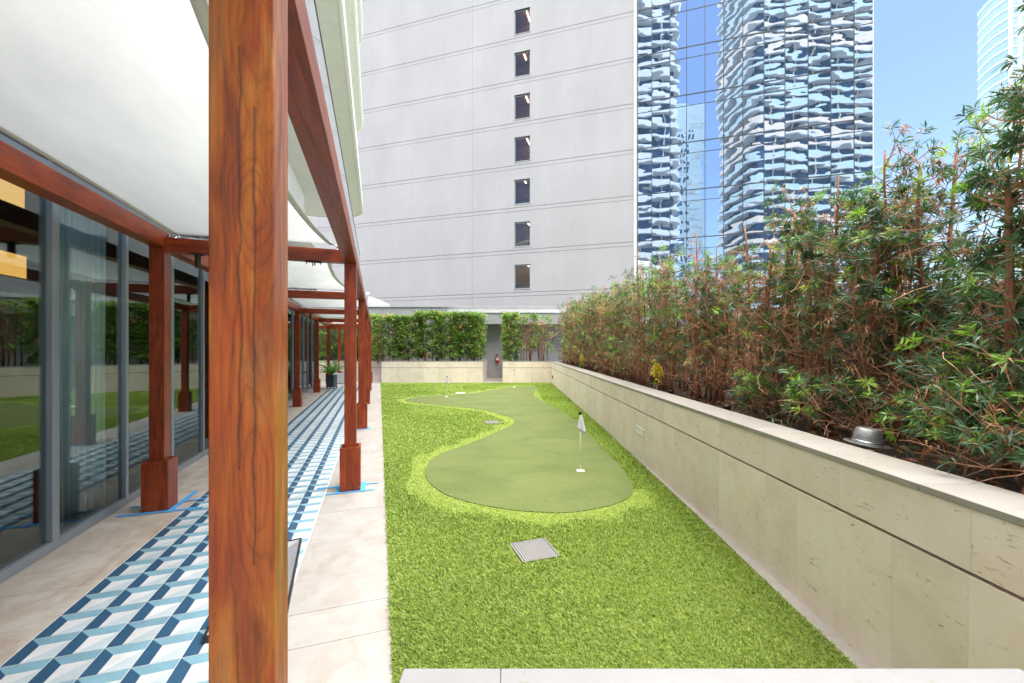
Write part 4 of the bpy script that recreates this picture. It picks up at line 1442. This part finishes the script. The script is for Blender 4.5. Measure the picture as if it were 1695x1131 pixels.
for k, (x, wd, h, lb_) in enumerate(hedge):
    place_shrub(ficus_parts(300 + k, wd, 1.3, h, 6, 12500 if wd > .8 else 8500), (x, 18.75, .82), 0, lb_, hb, name='hedge_shrub', cat='shrub')
place_shrub(ficus_parts(320, .62, 1.2, 2.25, 5, 8000, .05), (-.08, 18.7, .82), 0, 'narrow bright green clipped shrub right of the grey recess', hb, name='hedge_shrub')
place_shrub(ficus_parts(321, .8, .9, 2.2, 9, 3800, .25, 0, .45), (.66, 18.7, .82), 0, 'thin shrub of bare pale stems with few leaves beside the narrow green shrub', hb, name='hedge_shrub')
place_shrub(ficus_parts(322, .7, .9, 2.15, 9, 2000, .2, 0, .5), (1.45, 18.7, .82), 0, 'nearly leafless shrub with dark stems by the back right corner', hb, name='hedge_shrub')
for k, (x, lb_) in enumerate(((-7.2, 'dark hedge shrub behind the pergola end, nearest the clipped hedge'), (-8.4, 'dark hedge shrub seen between the far pergola posts'), (-9.7, 'dark hedge shrub behind the palm pot'), (-11.0, 'dark hedge shrub at the far left behind the glass doors'))):
    place_shrub(ficus_parts(330 + k, 1.3, 1.2, 2.3, 6, 6000), (x, 20.0, .82), 0, lb_, hb, name='hedge_shrub')

# leaf litter on the bed and low growth
r = np.random.default_rng(77)
n_ = 3500
P = np.stack([r.uniform(2.0, 3.2, n_), 1.0 + 12 * r.random(n_) ** 1.6, r.uniform(.845, .90, n_)], 1)
D = rand_dirs(r, n_); D[:, 2] *= .25; D /= np.linalg.norm(D, axis=1, keepdims=True)
lt = link('leaf_litter', leaf_mesh('leaf_litter', P, D, r.uniform(.05, .09, n_), r.uniform(.008, .014, n_), r.random(n_) * .45, 'dead_leaf', .1))
tag(lt, 'brown fallen leaves covering the soil of the right hand planter', 'leaf litter', kind='stuff')
low = [(2.25, 1.72, .42, 'low green sprays at the wall edge right of the silver hat'), (2.42, 2.05, .55, 'low leafy growth behind the wall between the hat and the tall shrub'),
       (2.30, 2.95, .38, 'low tuft of dry and green leaves just left of the silver hat'), (2.36, 3.75, .40, 'small low growth at the wall edge under the half bare shrub')]
for k, (x, y, h, lab) in enumerate(low):
    pp = podo_parts(400 + k, h, 6, .12, .30, 9, .9, 14, (.05, .08), 1., .0, .35, False, .25, False, 3)
    place_shrub(pp, (x, y, .83), 0, lab, 'low growth in the right hand planter')

# potted palm at the end of the walkway
def palm(x, y, label, potw=.22, ph=.42, sc_=1., seed=1, potmat='dark_pot', group=None):
    t = thing('potted_palm', label, 'potted plant', (x, y, 0), 0, group)
    q = random.Random(seed); r = np.random.default_rng(seed)
    MB().prism(rounded(-potw, potw, -potw, potw, .03), .06, ph).build('pot', potmat, t)
    MB().box(-potw + .03, potw - .03, -potw + .03, potw - .03, ph - .02, ph + .004).build('potting_soil', 'soil', t)
    for sx_ in (-1, 1):
        for sy_ in (-1, 1):
            MB().box(sx_ * potw * .8 - .012, sx_ * potw * .8 + .012, sy_ * potw * .8 - .012, sy_ * potw * .8 + .012, 0, .059).build('foot', 'black_paint', t)
    for k in range(17):
        a = k * 2.4 + q.uniform(-.2, .2); L = q.uniform(.55, .85) * sc_; el = q.uniform(.5, 1.35)
        pts = []; p = Vector((0, 0, ph)); d = Vector((math.cos(a) * math.cos(el), math.sin(a) * math.cos(el), math.sin(el)))
        for m in range(9):
            pts.append(p.copy()); p = p + d * L / 8; d = (d + Vector((0, 0, -.13))).normalized()
        rib = MB().tube(pts, [.007 * (1 - .8 * m / 8) for m in range(9)], 4, cap=False).mesh('frond', 'palm_leaf')
        P = []; D = []; LL = []
        for m in range(1, 9):
            for e in range(4):
                f = m - e / 4
                pa = pts[m].lerp(pts[m - 1], e / 4)
                tang = (pts[m] - pts[m - 1]).normalized(); sd = tang.cross(Vector((0, 0, 1))).normalized()
                for s_ in (-1, 1):
                    P.append(tuple(pa)); dd = (sd * s_ + tang * .7 + Vector((0, 0, .25))).normalized(); D.append(tuple(dd)); LL.append(.20 * sc_ * math.sin(math.pi * min(.97, .12 + f / 9)) + .03)
        lm = leaf_mesh('frond', np.array(P), np.array(D), np.array(LL), np.full(len(P), .018), r.random(len(P)), 'palm_leaf', .3)
        fo = link('frond', lm, t)
        link('rib', rib, fo)
palm(-6.75, 15.15, 'bright green potted palm in a dark square pot beside the last left hand posts', .15, .50, .95, 3)
t = thing('planter_box', 'white rectangular planter box beyond the potted palm', 'planter', (-7.35, 17.3, 0))
MB().box(-.35, .35, -.18, .18, .02, .46).build('box', 'white_metal', t, bevel=.01)
MB().box(-.32, .32, -.15, .15, .44, .465).build('potting_soil', 'soil', t)
palm(-9.1, 17.9, 'darker potted palm farther left seen through the pergola', .17, .5, 1.3, 8)

# silver mesh hat lying in the bed
t = thing('mesh_hat', 'silver mesh hat with a brim lying in the bed among the shrubs', 'hat', (2.21, 2.52, .905), R(-12))
t.rotation_euler = (R(4), R(5), R(20)); t.scale = (.84, .84, .84)
MB().lathe([(.0, .118), (.030, .121), (.066, .117), (.078, .105), (.086, .05), (.092, .008), (.094, .0)], 28).build('crown', 'silver_mesh', t, smooth=True)
MB().lathe([(.094, .0), (.10, -.004), (.118, -.002), (.138, .006), (.138, .001), (.118, -.007), (.094, -.009)], 28).build('brim', 'silver_mesh', t, smooth=True)
MB().lathe([(.0935, .006), (.097, .010), (.096, .026), (.092, .028)], 28).build('band', 'chrome', t, smooth=True)

# uplights in the bed
for (x, y, z, lb_, lit) in ((2.10, 5.35, .90, 'small warm glowing uplight among the shrub stems', True), (2.08, 3.92, .90, 'small unlit white capped uplight in the bed', False)):
    t = thing('uplight', lb_, 'lamp', (x, y, z), 0)
    MB().lathe([(.0, -.10), (.025, -.10), (.032, .0), (.036, .03), (.036, .05), (.030, .052)], 14).build('housing', 'bronze', t, smooth=True)
    MB().lathe([(0, .046), (.030, .046)], 14).build('lens', 'uplight_glow' if lit else 'label_white', t)
